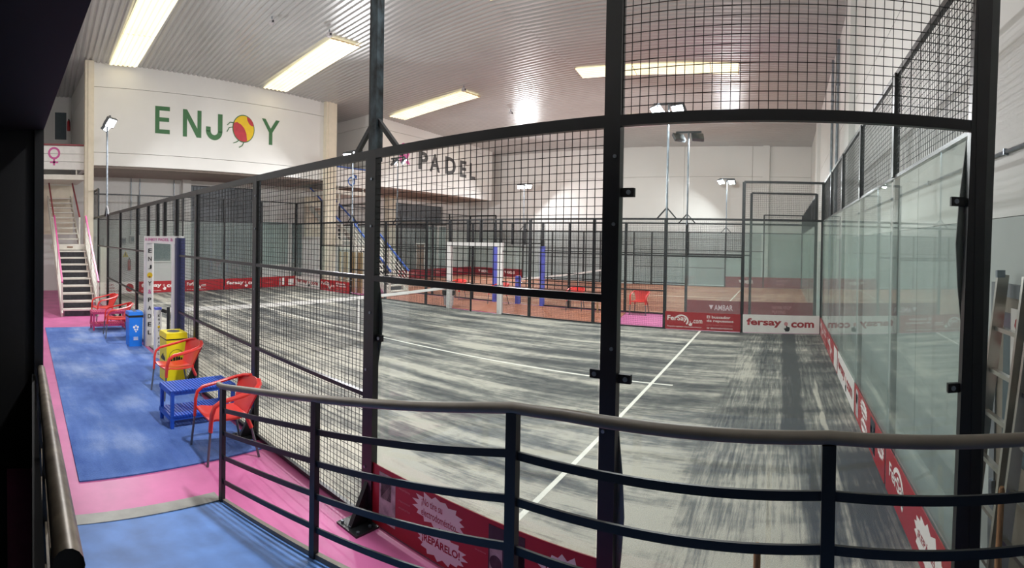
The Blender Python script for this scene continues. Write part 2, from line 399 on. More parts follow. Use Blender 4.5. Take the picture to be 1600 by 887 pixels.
def skylight(p, q, wdt, joints, label):
    """corrugated translucent roof strip from p to q (centre line, plan)"""
    p, q = V((*p, 0)), V((*q, 0)); d = (q - p).normalized(); n = V((-d.y, d.x, 0)); L = (q - p).length
    root = thing('skylight', (p.x, p.y, zc(p.y) - .05), label, 'skylight', 0, 'translucent roof strips')
    prof = []
    k = 6
    for i in range(k): t = i / k; prof += [(t, .03), (t + .25 / k, 0), (t + .65 / k, 0), (t + .82 / k, .03)]
    prof.append((1, .03))
    ends = [0] + joints + [1]
    for a, b_ in zip(ends[:-1], ends[1:]):
        b = MB(); m = len(prof)
        for t in (a * L + .012, b_ * L - .012):
            for u, z in prof:
                c = p + d * t + n * ((u - .5) * wdt); b.v.append((c.x, c.y, zc(c.y) + z - .085))
        b.f += [(i, m + i, m + i + 1, i + 1) for i in range(m - 1)]
        o = b.build('translucent_sheet', 'skylight', root); o.data.materials.append(M['rib_shade'])
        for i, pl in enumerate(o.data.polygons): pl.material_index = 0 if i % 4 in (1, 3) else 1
    for t in ends:
        c = p + d * (t * L); e0, e1 = c - n * wdt / 2, c + n * wdt / 2
        MB().bar((e0.x, e0.y, zc(e0.y) - .05), (e1.x, e1.y, zc(e1.y) - .05), .03, .02).build('joint_strip', 'tan', root)
skylight((-19.0, 1.75), (-11.6, 1.30), 1.05, [.38, .76], 'long glowing roof strip at far left, running over the green letters to the frame top')
skylight((-18.8, 8.12), (-13.25, 7.35), 1.1, [.42], 'glowing roof strip above the last green letter, beside the second cream column')
skylight((-18.35, 14.85), (-13.15, 13.9), 1.0, [.45], 'glowing roof strip right of the tall blotched pole')
skylight((-18.3, 20.9), (-12.9, 19.75), .95, [.45], 'farthest glowing roof strip, half hidden by the fence top rail')
skylight((-8.25, 13.62), (-2.68, 14.25), .98, [.36, .83], 'wide glowing roof strip seen through the upper right mesh')
skylight((-8.2, 19.5), (-2.7, 19.9), .98, [.36, .83], 'low glowing roof strip behind the lit double floodlight')

skylight((-8.2, 1.4), (-2.7, 1.7), 1.0, [.36, .83], 'glowing roof strip overhead beside the camera, above the top of the picture')
skylight((-8.2, 7.5), (-2.7, 7.9), 1.0, [.36, .83], 'glowing roof strip above the middle of the dark court, above the top of the picture')
XW = -19.2
def blocks():
    for (nm, y0, y1) in (('wall_mezzanine_left', .5, 11.3), ('wall_mezzanine_right', 13.75, 24.55)):
        r = sroot(nm, (XW, y0, 4.97))
        for z0, z1 in ((4.97, 5.44), (5.455, 7.86), (7.875, 9.1)):
            MB().box(XW - .2, XW, y0, y1, z0, z1).build('wall_panel', 'white_wall', r)
        for ya, yb in ((y0, y0 + .2), (y1 - .2, y1)):
            MB().box(-24, XW - .2, ya, yb, 4.97, 7.86).build('side_panel', 'white_wall', r)
            MB().box(-24, XW - .2, ya, yb, 7.875, 9.1).build('side_panel', 'white_wall', r)
        MB().box(-24, XW - .2, y0 + .2, y1 - .2, 4.9, 4.97).build('soffit', 'soffit', r)
    for nm, y0, y1 in (('column', .33, .66), ('column', 10.95, 11.55)):
        c = sroot(nm, (XW + .1, y0, 0)); MB().box(XW, XW + .22, y0, y1, 0, 8.75).build('shaft', 'cream', c)
        MB().box(XW + .22, XW + .25, y0 + .11, y1 - .11, 0, 8.72).build('web', 'cream', c)
    # ground floor back wall under the mezzanine
    g = sroot('ground_wall', (-22.2, 10, 0))
    for y0, y1, z0, z1, m in ((-2.4, 5.25, 0, 4.9, 'white_wall'), (9.05, 12.0, 0, 4.9, 'white_wall'), (12.0, 18.4, 0, 4.9, 'white_wall'), (23.2, 26, 0, 9, 'white_wall'), (5.65, 9.05, 4.7, 4.9, 'white_wall'), (18.4, 23.2, 4.55, 4.9, 'white_wall')):
        MB().box(-22.4, -22.2, y0, y1, z0, z1).build('wall_panel', m, g)
    MB().box(-22.2, -21.95, 5.25, 5.65, 0, 4.9).build('pilaster', 'white_wall', g)
    MB().box(-22.2, -21.9, 17.75, 18.38, 0, 4.9).build('pilaster', 'cream', g)
    for y0, y1 in ((5.65, 9.05), (18.4, 23.2)):
        s = sroot('door_1' if y0 < 6 else 'door_2', (-22.45, y0, 0)); n = int((y1 - y0) / .16); ztop = 4.7 if y0 < 6 else 4.55
        MB().box(-22.6, -22.5, y0, y1, 0, ztop).build('backing', 'shutter', s)
        for i in range(n): 
            ya = y0 + (y1 - y0) * i / n
            MB().box(-22.5, -22.44, ya + .012, ya + (y1 - y0) / n - .012, 0, ztop - .05).build('shutter_rib', 'shutter', s)
    bk = sroot('upper_wall', (-24, 0, 4.9)); MB().box(-24.2, -24, -3, 26.3, 4.9, 9.2).build('wall_panel', 'white_wall', bk)
    # windows and doors in the ground floor wall
    def win(nm, y0, y1, z0, z1, pane, x=-22.2):
        r = sroot(nm, (x, y0, z0)); MB().box(x, x + .03, y0, y1, z0, z1).build('pane', pane, r)
        for a in ((y0 - .06, y0, z0 - .06, z1 + .06), (y1, y1 + .06, z0 - .06, z1 + .06), (y0, y1, z1, z1 + .06), (y0, y1, z0 - .06, z0)): MB().box(x, x + .06, *a).build('frame_bar', 'white', r)
    win('window_1', 3.75, 4.75, 1.25, 2.25, 'dark_pane'); win('window_2', 9.3, 11.0, 1.0, 3.1, 'pale_pane'); win('window_3', 11.2, 11.85, .2, 3.1, 'dark_pane')
    win('door_3', 1.75, 2.45, 0, 2.2, 'white'); win('door_4', 20.2, 20.95, 0.05, 2.05, 'brown', -21.9)
    for i, (a, b) in enumerate(((21.15, 22.2), (22.35, 23.1))): win('window_%d' % (4 + i), a, b, .1, 3.2, 'pale_pane', -21.9)
    win('window_6', -.28, .26, 6.8, 8.05, 'dark_pane', -24.0)
    # a partition set in front of the right shutter carries the brown door and glazing
    MB().box(-22.1, -21.92, 18.4, 23.2, 3.3, 3.45).build('trim_3', 'grey_rail')['kind'] = 'structure'
blocks()

# ------------------------------------------------------------------ painted lettering on the mezzanine
def wall_letters():
    X, U = V((0, 1, 0)), Z
    r = thing('wall_lettering', (XW, 3, 6.2), 'big green painted word on the white wall, its O a yellow and red ball', 'lettering')
    x = XW + .001
    for ch, y0, y1, z0, z1 in (('E', 3.07, 3.66, 6.28, 7.32), ('N', 4.2, 4.98, 6.24, 7.3), ('J', 5.18, 5.9, 6.2, 7.26), ('Y', 7.72, 8.6, 6.26, 7.33)):
        if ch == 'J':
            b = MB(); w_ = .2; b.flat((x, y0, z0), X, U, [(.72 - w_, .34), (.72, .34), (.72, 1.06), (.72 - w_, 1.06)], .006)
            annulus(b, (x, y0, z0), X, U, .36, .36, .16, .36, 14, math.pi, 2 * math.pi, 1, 1, .006)
            b.flat((x, y0, z0), X, U, [(0, .34), (.2, .34), (.2, .52), (0, .52)], .006); b.build('letter', 'green', r)
        elif ch == 'E':
            b = MB()
            for q in ((0, .17, 0, 1.04), (.17, .59, .88, 1.04), (.17, .56, .46, .62), (.17, .59, 0, .16)): b.flat((x, y0, z0), X, U, [(q[0], q[2]), (q[1], q[2]), (q[1], q[3]), (q[0], q[3])], .006)
            b.build('letter', 'green', r)
        elif ch == 'N':
            b = MB(); b.flat((x, y0, z0), X, U, [(0, 0), (.17, 0), (.17, 1.06), (0, 1.06)], .006); b.flat((x, y0, z0), X, U, [(.61, 0), (.78, 0), (.78, 1.06), (.61, 1.06)], .006)
            b.flat((x, y0, z0), X, U, [(.17, .72), (.58, 0), (.61, 0), (.61, .34), (.17, 1.06)], .006); b.build('letter', 'green', r)
        else:
            b = MB(); b.flat((x, y0, z0), X, U, [(.35, 0), (.52, 0), (.52, .52), (.88, 1.07), (.69, 1.07), (.435, .68), (.18, 1.07), (0, 1.07), (.35, .52)], .006); b.build('letter', 'green', r)
    O = (x, 6.86, 6.79); b = MB(); b.flat(O, X, U, disc(0, 0, .57, 32, .9, 1), .006); b.build('ball_outline', 'green', r)
    b = MB(); b.flat(O, X, U, disc(0, 0, .53, 32, .9, 1), .009); b.build('ball_face', 'yellow', r)
    b = MB()
    arc = [(-.13 + .44 * math.cos(a), -.62 + .66 * math.sin(a)) for a in [math.radians(t) for t in range(20, 128, 9)]]
    edge = [(.53 * .9 * math.cos(a), .53 * math.sin(a)) for a in [math.radians(t) for t in range(176, 292, 8)]]
    b.flat(O, X, U, [(.16, -.46), (.13, -.2), (.03, .02), (-.12, .16), (-.3, .24), (-.45, .2)] + edge, .012); b.build('ball_patch', 'crimson', r)
    b = MB(); b.flat(O, X, U, [(.47, .14), (.44, .27), (.38, .37), (.28, .45), (.14, .51), (.17, .36), (.26, .22), (.36, .15)], .012); b.build('ball_patch', 'crimson', r)
    for pts in (((-.48, .2), (-.62, .2), (-.74, .08)), ((-.5, .02), (-.66, -.02), (-.76, -.2)), ((-.22, -.5), (-.34, -.58), (-.46, -.62)), ((.02, -.55), (-.06, -.7), (-.2, -.78))):
        MB().tube([(x + .004, 6.86 + a, 6.79 + c) for a, c in pts], .02, 6).build('ball_feeler', 'green', r)
    r = thing('wall_lettering', (XW, 17, 6.1), 'dark grey painted word after a pink ampersand on the white mezzanine wall', 'lettering')
    for ch, y0, y1, z0, z1 in (('P', 17.36, 18.15, 6.16, 7.15), ('A', 18.3, 19.2, 6.15, 7.16), ('D', 19.66, 20.66, 6.16, 7.18), ('E', 21.06, 21.72, 6.14, 7.14), ('L', 22.06, 22.66, 6.1, 7.12)):
        text(ch, (x, y0, z0), X, U, y1 - y0, z1 - z0, 'darkletter', r, 'letter', .03, .004)
    text('&', (x, 15.85, 6.3), X, U, .85, 1.1, 'pinkprint', r, 'letter', .03, .004)
wall_letters()

# ------------------------------------------------------------------ fences
def wires(P, Q, z0, z1, step=.0508, r=.0019):
    b = MB(); P, Q = V(P), V(Q); L = (Q - P).length; d = (Q - P) / L
    n = max(1, round(L / step)); m = max(1, round((z1 - z0) / step)); side = V((-d.y, d.x, 0))
    for i in range(n + 1):
        c = P + d * (L * i / n) + side * r; k = len(b.v)
        b.v += [tuple(c + d * (r * x) + side * (r * y) + Z * z) for z in (z0, z1) for x, y in ((-1, -1), (1, -1), (1, 1), (-1, 1))]
        b.f += [(k + j, k + (j + 1) % 4, k + 4 + (j + 1) % 4, k + 4 + j) for j in range(4)]
    for i in range(m + 1):
        z = z0 + (z1 - z0) * i / m; k = len(b.v)
        b.v += [tuple(c - side * r + side * (r * y) + Z * (z + r * x)) for c in (P, Q) for x, y in ((-1, -1), (1, -1), (1, 1), (-1, 1))]
        b.f += [(k + j, k + (j + 1) % 4, k + 4 + (j + 1) % 4, k + 4 + j) for j in range(4)]
    return b
PW = .085
class Fence:
    def __init__(s, p0, p1, label, out, name='court_fence'):
        s.p0, s.p1 = V(p0), V(p1); s.d = (s.p1 - s.p0).normalized(); s.out = V(out)
        s.n = V((-s.d.y, s.d.x, 0)); s.n = s.n if s.n.dot(s.out) > 0 else -s.n     # points outwards
        s.root = thing(name, s.p0, label, 'fence'); s.big = False
    def post(s, p, h, z0=0, m='steel', w=PW, dp=.06, bolts=True, plate=False, lean=0):
        p = V(p) + s.n * .012
        o = MB().bar(p + Z * z0 + s.d * lean * .7, p + Z * h - s.d * lean * .3, dp, w, up=s.d).build('post', m, s.root)
        # bar() takes up as the h direction: width along the fence is w
        if bolts:
            b = MB()
            for z in (.45, 1.25, 1.72, 2.42, 2.8):
                if z0 < z < h:
                    c = p + s.n * (dp / 2) + Z * z + s.d * (.022 if int(z * 100) % 2 else -.02); b.tube([c, c + s.n * .008], .011, 8)
            if b.v: stuff(b.build('bolt', 'galv', o, True))
        if plate:
            c = p + s.n * .13
            pl = MB().bar(c - s.n * .13 + Z * .008, c + s.n * .10 + Z * .008, .26, .016).build('base_plate', 'steel', s.root)
            g = MB()
            for t in (-.02, .02):
                a = p + s.d * t; g.v += [tuple(a + s.n * .03 + Z * .016), tuple(a + s.n * .2 + Z * .016), tuple(a + s.n * .03 + Z * .34)]
            g.f += [(0, 1, 2), (3, 5, 4), (0, 3, 4, 1), (1, 4, 5, 2), (2, 5, 3, 0)]; g.build('gusset', 'steel', pl)
            b = MB()
            for u, t in ((.06, -.09), (.06, .09), (.19, -.1), (.19, 0), (.19, .1)):
                q = p + s.n * u + s.d * t + Z * .016; b.tube([q, q + Z * .012], .014, 8)
            stuff(b.build('plate_bolt', 'galv', pl, True))
        return o
    def rail(s, a, b, z, h=.045, w=.04, m='steel'):
        a, b = V(a), V(b); return MB().bar(a + Z * z + s.n * .02, b + Z * z + s.n * .02, w, h).build('rail', m, s.root)
    def mesh(s, a, b, z0, z1):
        return stuff(wires(V(a) + s.n * .012, V(b) + s.n * .012, z0, z1).build('mesh_panel', 'wire', s.root))
    def glass(s, a, b, z0, z1):
        a, b = V(a), V(b); d = (b - a).normalized(); a = a + d * .02; b = b - d * .02
        return MB().bar(a + Z * ((z0 + z1) / 2) - s.n * .012, b + Z * ((z0 + z1) / 2) - s.n * .012, .012, z1 - z0).build('glass_pane', 'glass', s.root)
    def clamp(s, p, z, sgn):
        p = V(p); c = p + s.d * sgn * .05 + Z * z + s.n * .0
        o = MB().bar(c, c + s.d * sgn * .075, .03, .05).build('clamp', 'black', s.root)
        q = c + s.d * sgn * .045 + s.n * .015; MB().tube([q, q + s.n * .006], .014, 8).build('clamp_bolt', 'galv', o, True)
def side_fence(C, y, label, out, kind, hero=False):
    """a 20 m side: stepped glass at both ends, mesh between, opening beside the net"""
    f = Fence(C(0, y), C(-20, y), label, out); q = lambda x: C(x, y)
    hw = .07 if hero else .05
    for s in (0, 1):
        X = (lambda x: x) if s == 0 else (lambda x: -20 - x)
        f.glass(q(X(-.03)), q(X(-1.97)), .03, 2.97); f.mesh(q(X(-.03)), q(X(-1.97)), 3.03, 4.0)
        f.rail(q(X(0)), q(X(-2)), 3.0, .06); f.rail(q(X(0)), q(X(-2)), 4.0, .06)
        f.glass(q(X(-2.03)), q(X(-3.97)), .03, 1.97); f.mesh(q(X(-2.03)), q(X(-3.97)), 2.03, 2.97)
        f.rail(q(X(-2)), q(X(-4)), 2.0, .045); f.rail(q(X(-2)), q(X(-4)), 3.0, hw)
        f.post(q(X(0)), 4.0, bolts=False, w=.1, lean=.09 if hero and s == 0 else 0); f.post(q(X(-2)) + (V((.03, 0, 0)) if hero and s == 0 else V((0, 0, 0))), 4.0, w=.098 if hero and s == 0 else PW); f.post(q(X(-4)) + (V((.035, 0, 0)) if hero and s == 0 else V((0, 0, 0))), 3.02, plate=hero and s == 0, w=.125 if hero else PW)
        for a, b in ((-4, -6), (-6, -8), (-8, -9.02)):
            f.mesh(q(X(a)), q(X(b)), .03, 2.97)
            for z in (.03, 1.04, 2.0): f.rail(q(X(a)), q(X(b)), z, .035)
            f.rail(q(X(a)), q(X(b)), 3.0, hw)
        f.post(q(X(-6)), 3.02, plate=hero and s == 0); f.post(q(X(-8)), 3.02, plate=hero and s == 0); f.post(q(X(-9.02)), 3.02, w=.08)
    f.mesh(q(-9.02), q(-10.98), 2.25, 2.97); f.rail(q(-9.02), q(-10.98), 3.0, hw); f.rail(q(-9.02), q(-10.98), 2.25, .04)
    f.post(q(-9.75), 2.98, 2.2, w=.09); f.post(q(-10.25), 2.98, 2.2, w=.09)
    return f
def end_fence(C, x, label, out):
    f = Fence(C(x, 0), C(x, 10), label, out); q = lambda y: C(x, y)
    for i in range(5):
        a, b = q(i * 2 + .03), q(i * 2 + 1.97); f.glass(a, b, .03, 2.97); f.mesh(a, b, 3.02, 4.0)
        f.rail(q(i * 2), q(i * 2 + 2), 4.0, .05); f.rail(q(i * 2), q(i * 2 + 2), 3.0, .03)
    for i in range(6):
        f.post(q(i * 2), 4.0, 3.0 if 0 < i < 5 else 0, w=.09, bolts=False)
        if 0 < i < 5: f.post(q(i * 2) + f.n * .02, 3.0, 0, w=.05, dp=.05, bolts=False)
    return f
f1 = side_fence(C1, 0, 'black steel fence of mesh and glass nearest the camera, behind the curved handrail', (0, -1, 0), 1, True)
for x, sg, zs in ((-2, 1, (.2, 1.55, 2.6)), (-2, -1, (.38, 1.56)), (-4, 1, (.36, 1.52)), (0, -1, (.3, 1.55, 2.58))):
    for z in zs: f1.clamp(C1(x, 0) + V(({-2: .03, -4: .035, 0: -.02}[x], 0, 0)), z, -sg)          # d runs towards -x
def edge_strip(x, sg, z0, z1):                        # dark leaf-shaped rubber packing along a pane edge
    c = C1(x, 0) + V(({-2: .02, -4: .035, 0: 0}[x], 0, 0)); zm = (z0 + z1) / 2; b = MB()
    pts = [(.045, z0), (.085, z0 + (zm - z0) * .6), (.10, zm), (.085, z1 - (z1 - zm) * .6), (.045, z1)]
    b.flat(c - f1.n * .03, -f1.d * sg if sg else f1.d, Z, pts if sg > 0 else pts[::-1], .012); b.build('edge_packing', 'black', f1.root)
c0 = C1(0, 0) + V((.083, .03, 0)); MB().bar(c0 - V((.063, 0, 0)), c0 + V((.027, 0, 4.0)), .06, .062, up=(1, 0, 0)).build('post', 'post_grey', f1.root)
edge_strip(-4, 1, 1.28, 2.0); edge_strip(-2, 1, .15, 1.35); edge_strip(0, -1, 1.75, 2.95)
side_fence(C1, 10, 'black mesh and glass fence along the far side of the dark court', (0, 1, 0), 1)
end_fence(C1, 0, 'tall glass back wall with mesh above, closing the dark court on the right', (1, 0, 0))
end_fence(C1, -20, 'glass back wall with mesh above, closing the dark court at its far left end', (-1, 0, 0))
side_fence(C2, 0, 'black mesh and glass fence on the lane side of the orange court', (0, -1, 0), 2)
side_fence(C2, 10, 'farthest black mesh and glass fence, in front of the grey and white back wall', (0, 1, 0), 2)
end_fence(C2, 0, 'glass back wall closing the orange court on the right', (1, 0, 0))
end_fence(C2, -20, 'glass back wall closing the orange court under the dark grey painted word', (-1, 0, 0))

# ------------------------------------------------------------------ floodlight poles
def flood(base, z0, aim, label, m='galv', blotch=False, along=(1, 0, 0), up=0.0):
    base = V(base); al = V(along).normalized(); r = thing('floodlight', base + Z * z0, label, 'floodlight', 0, 'floodlights on the court fences')
    MB().tube([base + Z * z0, base + Z * (5.95 + up)], .03, 10).build('pole', m, r, True) if not blotch else MB().bar(base + Z * z0, base + Z * (5.95 + up), .075, .075, up=al).build('pole', 'galv_spot', r)
    if blotch: MB().bar(base + Z * z0 - al * .045, base + Z * (5.9 + up) - al * .045, .075, .018, up=al).build('pole_flange', 'steel', r)
    for s in (-1, 1):
        MB().bar(base + Z * (z0 + .36), base + al * s * .3 + Z * (z0 + .03), .035, .035).build('brace', 'steel', r)
    MB().bar(base - al * .42 + Z * (5.97 + up), base + al * .42 + Z * (5.97 + up), .05, .06).build('crossbar', 'floodcase', r)
    for s in (-1, 1):
        c = base + al * s * .3 + Z * (5.84 + up); d = (V(aim) + al * s * 2.0 - c); d.normalize()
        d = (V((d.x, d.y, 0)).normalized() * .76 + V((0, 0, -.65))).normalized()
        a = d.cross(Z).normalized(); b = a.cross(d).normalized()
        h = MB().bar(c, c + d * .1, .40, .30, up=b).build('lamp_head', 'floodcase', r)
        MB().bar(c + d * .1, c + d * .108, .34, .24, up=b).build('lens', 'lens', h)
        MB().bar(c - d * .02, base + al * s * .3 + Z * (5.97 + up), .03, .03).build('bracket', 'floodcase', h)
        ld = bpy.data.lights.new('floodlight_lamp', 'AREA'); ld.shape = 'RECTANGLE'; ld.size = .32; ld.size_y = .22; ld.energy = FLOOD_W; ld.color = (.97, .98, 1.0)
        ld.spread = math.radians(170)
        lo = bpy.data.objects.new('floodlight_lamp', ld); COL.objects.link(lo)
        lo.matrix_world = Matrix.Translation(c + d * .115) @ d.to_track_quat('-Z', 'Y').to_matrix().to_4x4()
n_, s_ = V((0, -.05, 0)), V((0, .05, 0))
flood(C1(-4, 0) + V((.02, .03, 0)), 2.95, (-8, 5, 0), 'tall blotched square pole with two braces, nearest the camera', blotch=True)
flood(C1(-16, 0) + n_, 2.95, (-12, 5, 0), 'floodlight on a thin pole before the white wall, left of the green letters')
flood(C1(-4, 10) + s_, 2.95, (-8, 5, 0), 'lit double floodlight on a pole, seen at the right under the upper mesh', up=.17)
flood(C1(-16, 10) + s_, 2.95, (-12, 5, 0), 'lit floodlight on a pole just left of the blotched pole')
flood(C2(-4, 0) + n_, 2.95, (-8, 19, 0), 'unlit-looking double floodlight turned away, beside the lit pair at right')
flood(C2(-16, 0) + n_, 2.95, (-12, 19, 0), 'dark double floodlight turned away, in front of the pink ampersand')
flood(C2(-4, 10) + s_, 2.95, (-8, 19, 0), 'distant lit double floodlight on the back wall at right')
flood(C2(-16, 10) + s_, 2.95, (-12, 19, 0), 'distant lit double floodlight beyond the dark grey painted word')

# ------------------------------------------------------------------ banners
HAND = [(0, .3), (.12, .22), (.2, 0), (.62, 0), (.78, .2), (.78, .55), (.66, .6), (.52, .62), (.44, .62), (.42, 1), (.3, 1), (.28, .42), (.1, .46)]
def spiky(cx, cy, rx, ry, n, seed):
    rr = random.Random(seed); out = []
    for i in range(2 * n):
        a = math.pi * i / n; k = 1 + rr.uniform(-.06, .1) if i % 2 == 0 else .82 + rr.uniform(-.05, .03)
        out.append((cx + math.cos(a) * rx * k, cy + math.sin(a) * ry * k))
    return out
def banner(a, b, z0, z1, m, label, items, n, group='advertising banners', name='advertising_banner'):
    a, b = V(a), V(b); L = (b - a).length; X = (b - a).normalized(); n = V(n); H = z1 - z0
    r = thing(name, a + Z * z0, label, 'banner', 0, group)
    N = X.cross(Z).normalized()
    MB().bar(a + Z * (z0 + z1) / 2, b + Z * (z0 + z1) / 2, .008, H).build('panel', m, r)
    O = a + N * .0045 + Z * z0
    for it in items:
        k = it[0]
        if k == 't': _, s, u, v, w_, h_, mm, bo = it; text(s, O + X * (u * L) + Z * (v * H), X, Z, w_ * L, h_ * H, mm, r, 'lettering', bo, .002)
        else:
            bm = MB(); u, v = it[1] * L, it[2] * H
            if k == 'hand': s = it[3] * H; bm.flat(O, X, Z, [(u + x * s, v + y * s) for x, y in HAND[::-1]][::-1], .002); bm.build('hand_mark', it[4], r)
            elif k == 'rect': bm.flat(O, X, Z, [(u, v), (u + it[3] * L, v), (u + it[3] * L, v + it[4] * H), (u, v + it[4] * H)], .0015); bm.build(it[6] if len(it) > 6 else 'printed_picture', it[5], r)
            elif k == 'disc': bm.flat(O, X, Z, disc(u, v, it[3] * H), .0025); bm.build('printed_disc', it[4], r)
            elif k == 'star': bm.flat(O, X, Z, spiky(u, v, it[3] * L, it[4] * H, 15, it[5]), .001); bm.build('starburst', 'whiteprint', r)
            elif k == 'swoosh': annulus(bm, O, X, Z, u, v, it[3] * H * .78, it[3] * H, 16, math.radians(-40), math.radians(150), it[4], 1); bm.build('swoosh', it[5], r)
            elif k == 'tri': s = it[3] * H; bm.flat(O, X, Z, [(u, v), (u + s * .5, v + s), (u - s * .5, v + s)], .002); bm.build('triangle_mark', it[4], r)
    return r
def logo(u, mm='whiteprint', sc=1.0):
    return [('t', 'FerSay', u, .42, .27 * sc, .36, mm, .02), ('swoosh', u + .19 * sc, .5, .34, 1.25, mm), ('t', '.com', u + .34 * sc, .38, .13 * sc, .2, mm, .01),
            ('hand', u + .285 * sc, .22, .28, mm), ('t', 'Pequeño aparato electrodoméstico', u, .1, .46 * sc, .1, mm, 0)]
def seek(u, sc=1.0):
    return [('t', 'El buscador', u, .70, .31 * sc, .16, 'whiteprint', .015), ('t', 'de repuestos', u, .46, .35 * sc, .18, 'whiteprint', .015),
            ('t', 'para todas las marcas', u, .27, .34 * sc, .1, 'dimprint', 0), ('t', 'de electrodomésticos', u, .11, .34 * sc, .1, 'whiteprint', 0)]
def fersay(mm, v=.3, h=.5, w_=.88):
    return [('t', 'fersay', .05, v, w_ * .52, h, mm, .035), ('t', 'com', .05 + w_ * .66, v + .02, w_ * .34, h * .62, mm, .035), ('disc', .05 + w_ * .585, v + .22, .11, 'dimprint'), ('hand', .05 + w_ * .555, v - .2, .42, 'blackprint' if mm == 'redprint' else 'whiteprint')]
def repair(flip=0):
    return [('rect', .075, .12, .095, .80, 'greyprint'), ('rect', .085, .5, .06, .3, 'darkprint'), ('t', 'recambios', .19, .8, .06, .04, 'dimprint', 0), ('t', 'repuestos', .19, .6, .06, .04, 'dimprint', 0), ('t', 'accesorios', .19, .5, .06, .04, 'dimprint', 0),
            ('star', .39, .73, .125, .235, 3), ('t', '¡No tire su\nelectrodoméstico', .31, .60, .165, .27, 'redprint', .006),
            ('star', .405, .26, .12, .22, 5), ('t', '¡REPÁRELO!', .315, .2, .18, .17, 'redprint', .03), ('t', 'Le ayudamos', .56, .5, .045, .03, 'dimprint', 0),
            ('rect', .615, .12, .14, .82, 'darkprint'), ('rect', .62, .22, .05, .5, 'greyprint'), ('rect', .715, .10, .038, .72, 'greyprint'), ('disc', .645, .45, .1, 'darkprint'), ('t', 'modelos', .765, .5, .04, .04, 'dimprint', 0),
            ('star', .895, .64, .095, .27, 9), ('t', 'TENEMOS LA\nSOLUCIÓN', .825, .5, .145, .3, 'redprint', .03)]
# near side, printed face towards the camera
oN = V((0, -.02, 0))
banner(C1(-3.97, 0) + oN, C1(-2.02, 0) + oN, .03, .51, 'red', 'red repair banner with white starbursts, below the glass right of the blotched pole', repair(), (0, -1, 0))
banner(C1(-1.97, 0) + oN, C1(-.04, 0) + oN, .03, .46, 'red', 'red and white banner in the foreground right of the second big post', [('rect', .05, .04, .9, .86, 'vinyl', 'white_field'), ('t', 'fersay', .1, .3, .45, .45, 'redprint', .03), ('t', '.com', .6, .3, .3, .35, 'redprint', .03)], (0, -1, 0))
# right end wall, read from inside: far -> near
oR = V((-.03, 0, 0))
labs = [('red', 'small red and white banner in the far right corner of the dark court', logo(.03) + seek(.55)), ('red', 'red banner with a white swoosh, second from the far right corner', [('rect', .72, .05, .26, .9, 'vinyl', 'white_field')] + logo(.08)),
        ('vinyl', 'long white banner with red lettering along the right glass wall', fersay('redprint')), ('red', 'red banner of appliances along the right glass wall, crossed by the handrail', repair()), ('red', 'nearest red banner at the foot of the right glass wall', [('swoosh', .25, .5, .4, 1.2, 'whiteprint'), ('t', 'FerSay', .08, .35, .3, .4, 'whiteprint', .02), ('star', .7, .5, .2, .4, 8), ('t', '¡REPÁRELO!', .56, .4, .28, .2, 'redprint', .02)])]
for i, (m, lab, it) in enumerate(labs): banner(C1(0, 10 - 2 * i - .03) + oR, C1(0, 10 - 2 * i - 1.97) + oR, .03, .46, m, lab, it, (-1, 0, 0))
oF = V((0, -.03, 0))
banner(C1(-3.97, 10) + oF, C1(-2.03, 10) + oF, .03, .5, 'red', 'red banner with a white logo and spare-parts slogan, left of the white far banner', logo(.03) + seek(.56), (0, -1, 0))
banner(C1(-1.97, 10) + oF, C1(-.05, 10) + oF, .03, .5, 'vinyl', 'white banner with big red lettering in the far right corner', fersay('redprint'), (0, -1, 0))
banner(C1(-19.95, 10) + oF, C1(-18.03, 10) + oF, .03, .5, 'vinyl', 'white banner with red lettering at the far left corner, behind the mesh', fersay('redprint'), (0, -1, 0))
banner(C1(-17.97, 10) + oF, C1(-16.03, 10) + oF, .03, .5, 'red', 'red banner with slogan just left of the blotched pole, beside the planks', logo(.03) + seek(.56), (0, -1, 0))
oL = V((.03, 0, 0))
labs = [('vinyl', 'white banner with a red logo, leftmost along the left glass end', [('t', 'El buscador\nde repuestos\npara todas las marcas', .28, .12, .36, .76, 'redprint', .0), ('disc', .82, .5, .36, 'redprint'), ('disc', .1, .5, .3, 'redprint')]), ('red', 'red banner with bold white lettering, seen through the padded doorway', fersay('whiteprint', .4, .42) + [('t', 'El buscador de repuestos', .05, .12, .45, .1, 'whiteprint', 0)]),
        ('red', 'red banner with a white swoosh logo, just right of the padded doorway', logo(.08)), ('red', 'red banner with white lettering in the middle of the left glass end', fersay('whiteprint', .35, .42)), ('red', 'red banner of white appliances at the far left corner', [('rect', .5, .1, .04, .7, 'greyprint'), ('rect', .58, .15, .08, .7, 'whiteprint'), ('rect', .78, .1, .16, .6, 'whiteprint'), ('t', 'repuestos', .1, .4, .2, .12, 'dimprint', 0)])]
for i, (m, lab, it) in enumerate(labs): banner(C1(-20, 2 * i + .03) + oL, C1(-20, 2 * i + 1.97) + oL, .03, .5, m, lab, it, (1, 0, 0))
amb = lambda u=.45: [('tri', u - .05, .4, .3, 'whiteprint'), ('t', 'AMBAR', u, .36, .3, .36, 'whiteprint', .01)]
oo = V((0, .03, 0))
banner(C2(-3.97, 0) + oF, C2(-2.03, 0) + oF, .03, .52, 'darkred', 'dark red banner with a white triangle mark, just above the far red slogan banner', amb(), (0, -1, 0))
banner(C2(-1.97, 0) + oF, C2(-.05, 0) + oF, .03, .52, 'darkred', 'dark red banner with faint lettering above the white far banner', [('t', 'NEVER STOP\nPLAYING', .35, .25, .3, .5, 'dimprint', .0)], (0, -1, 0))
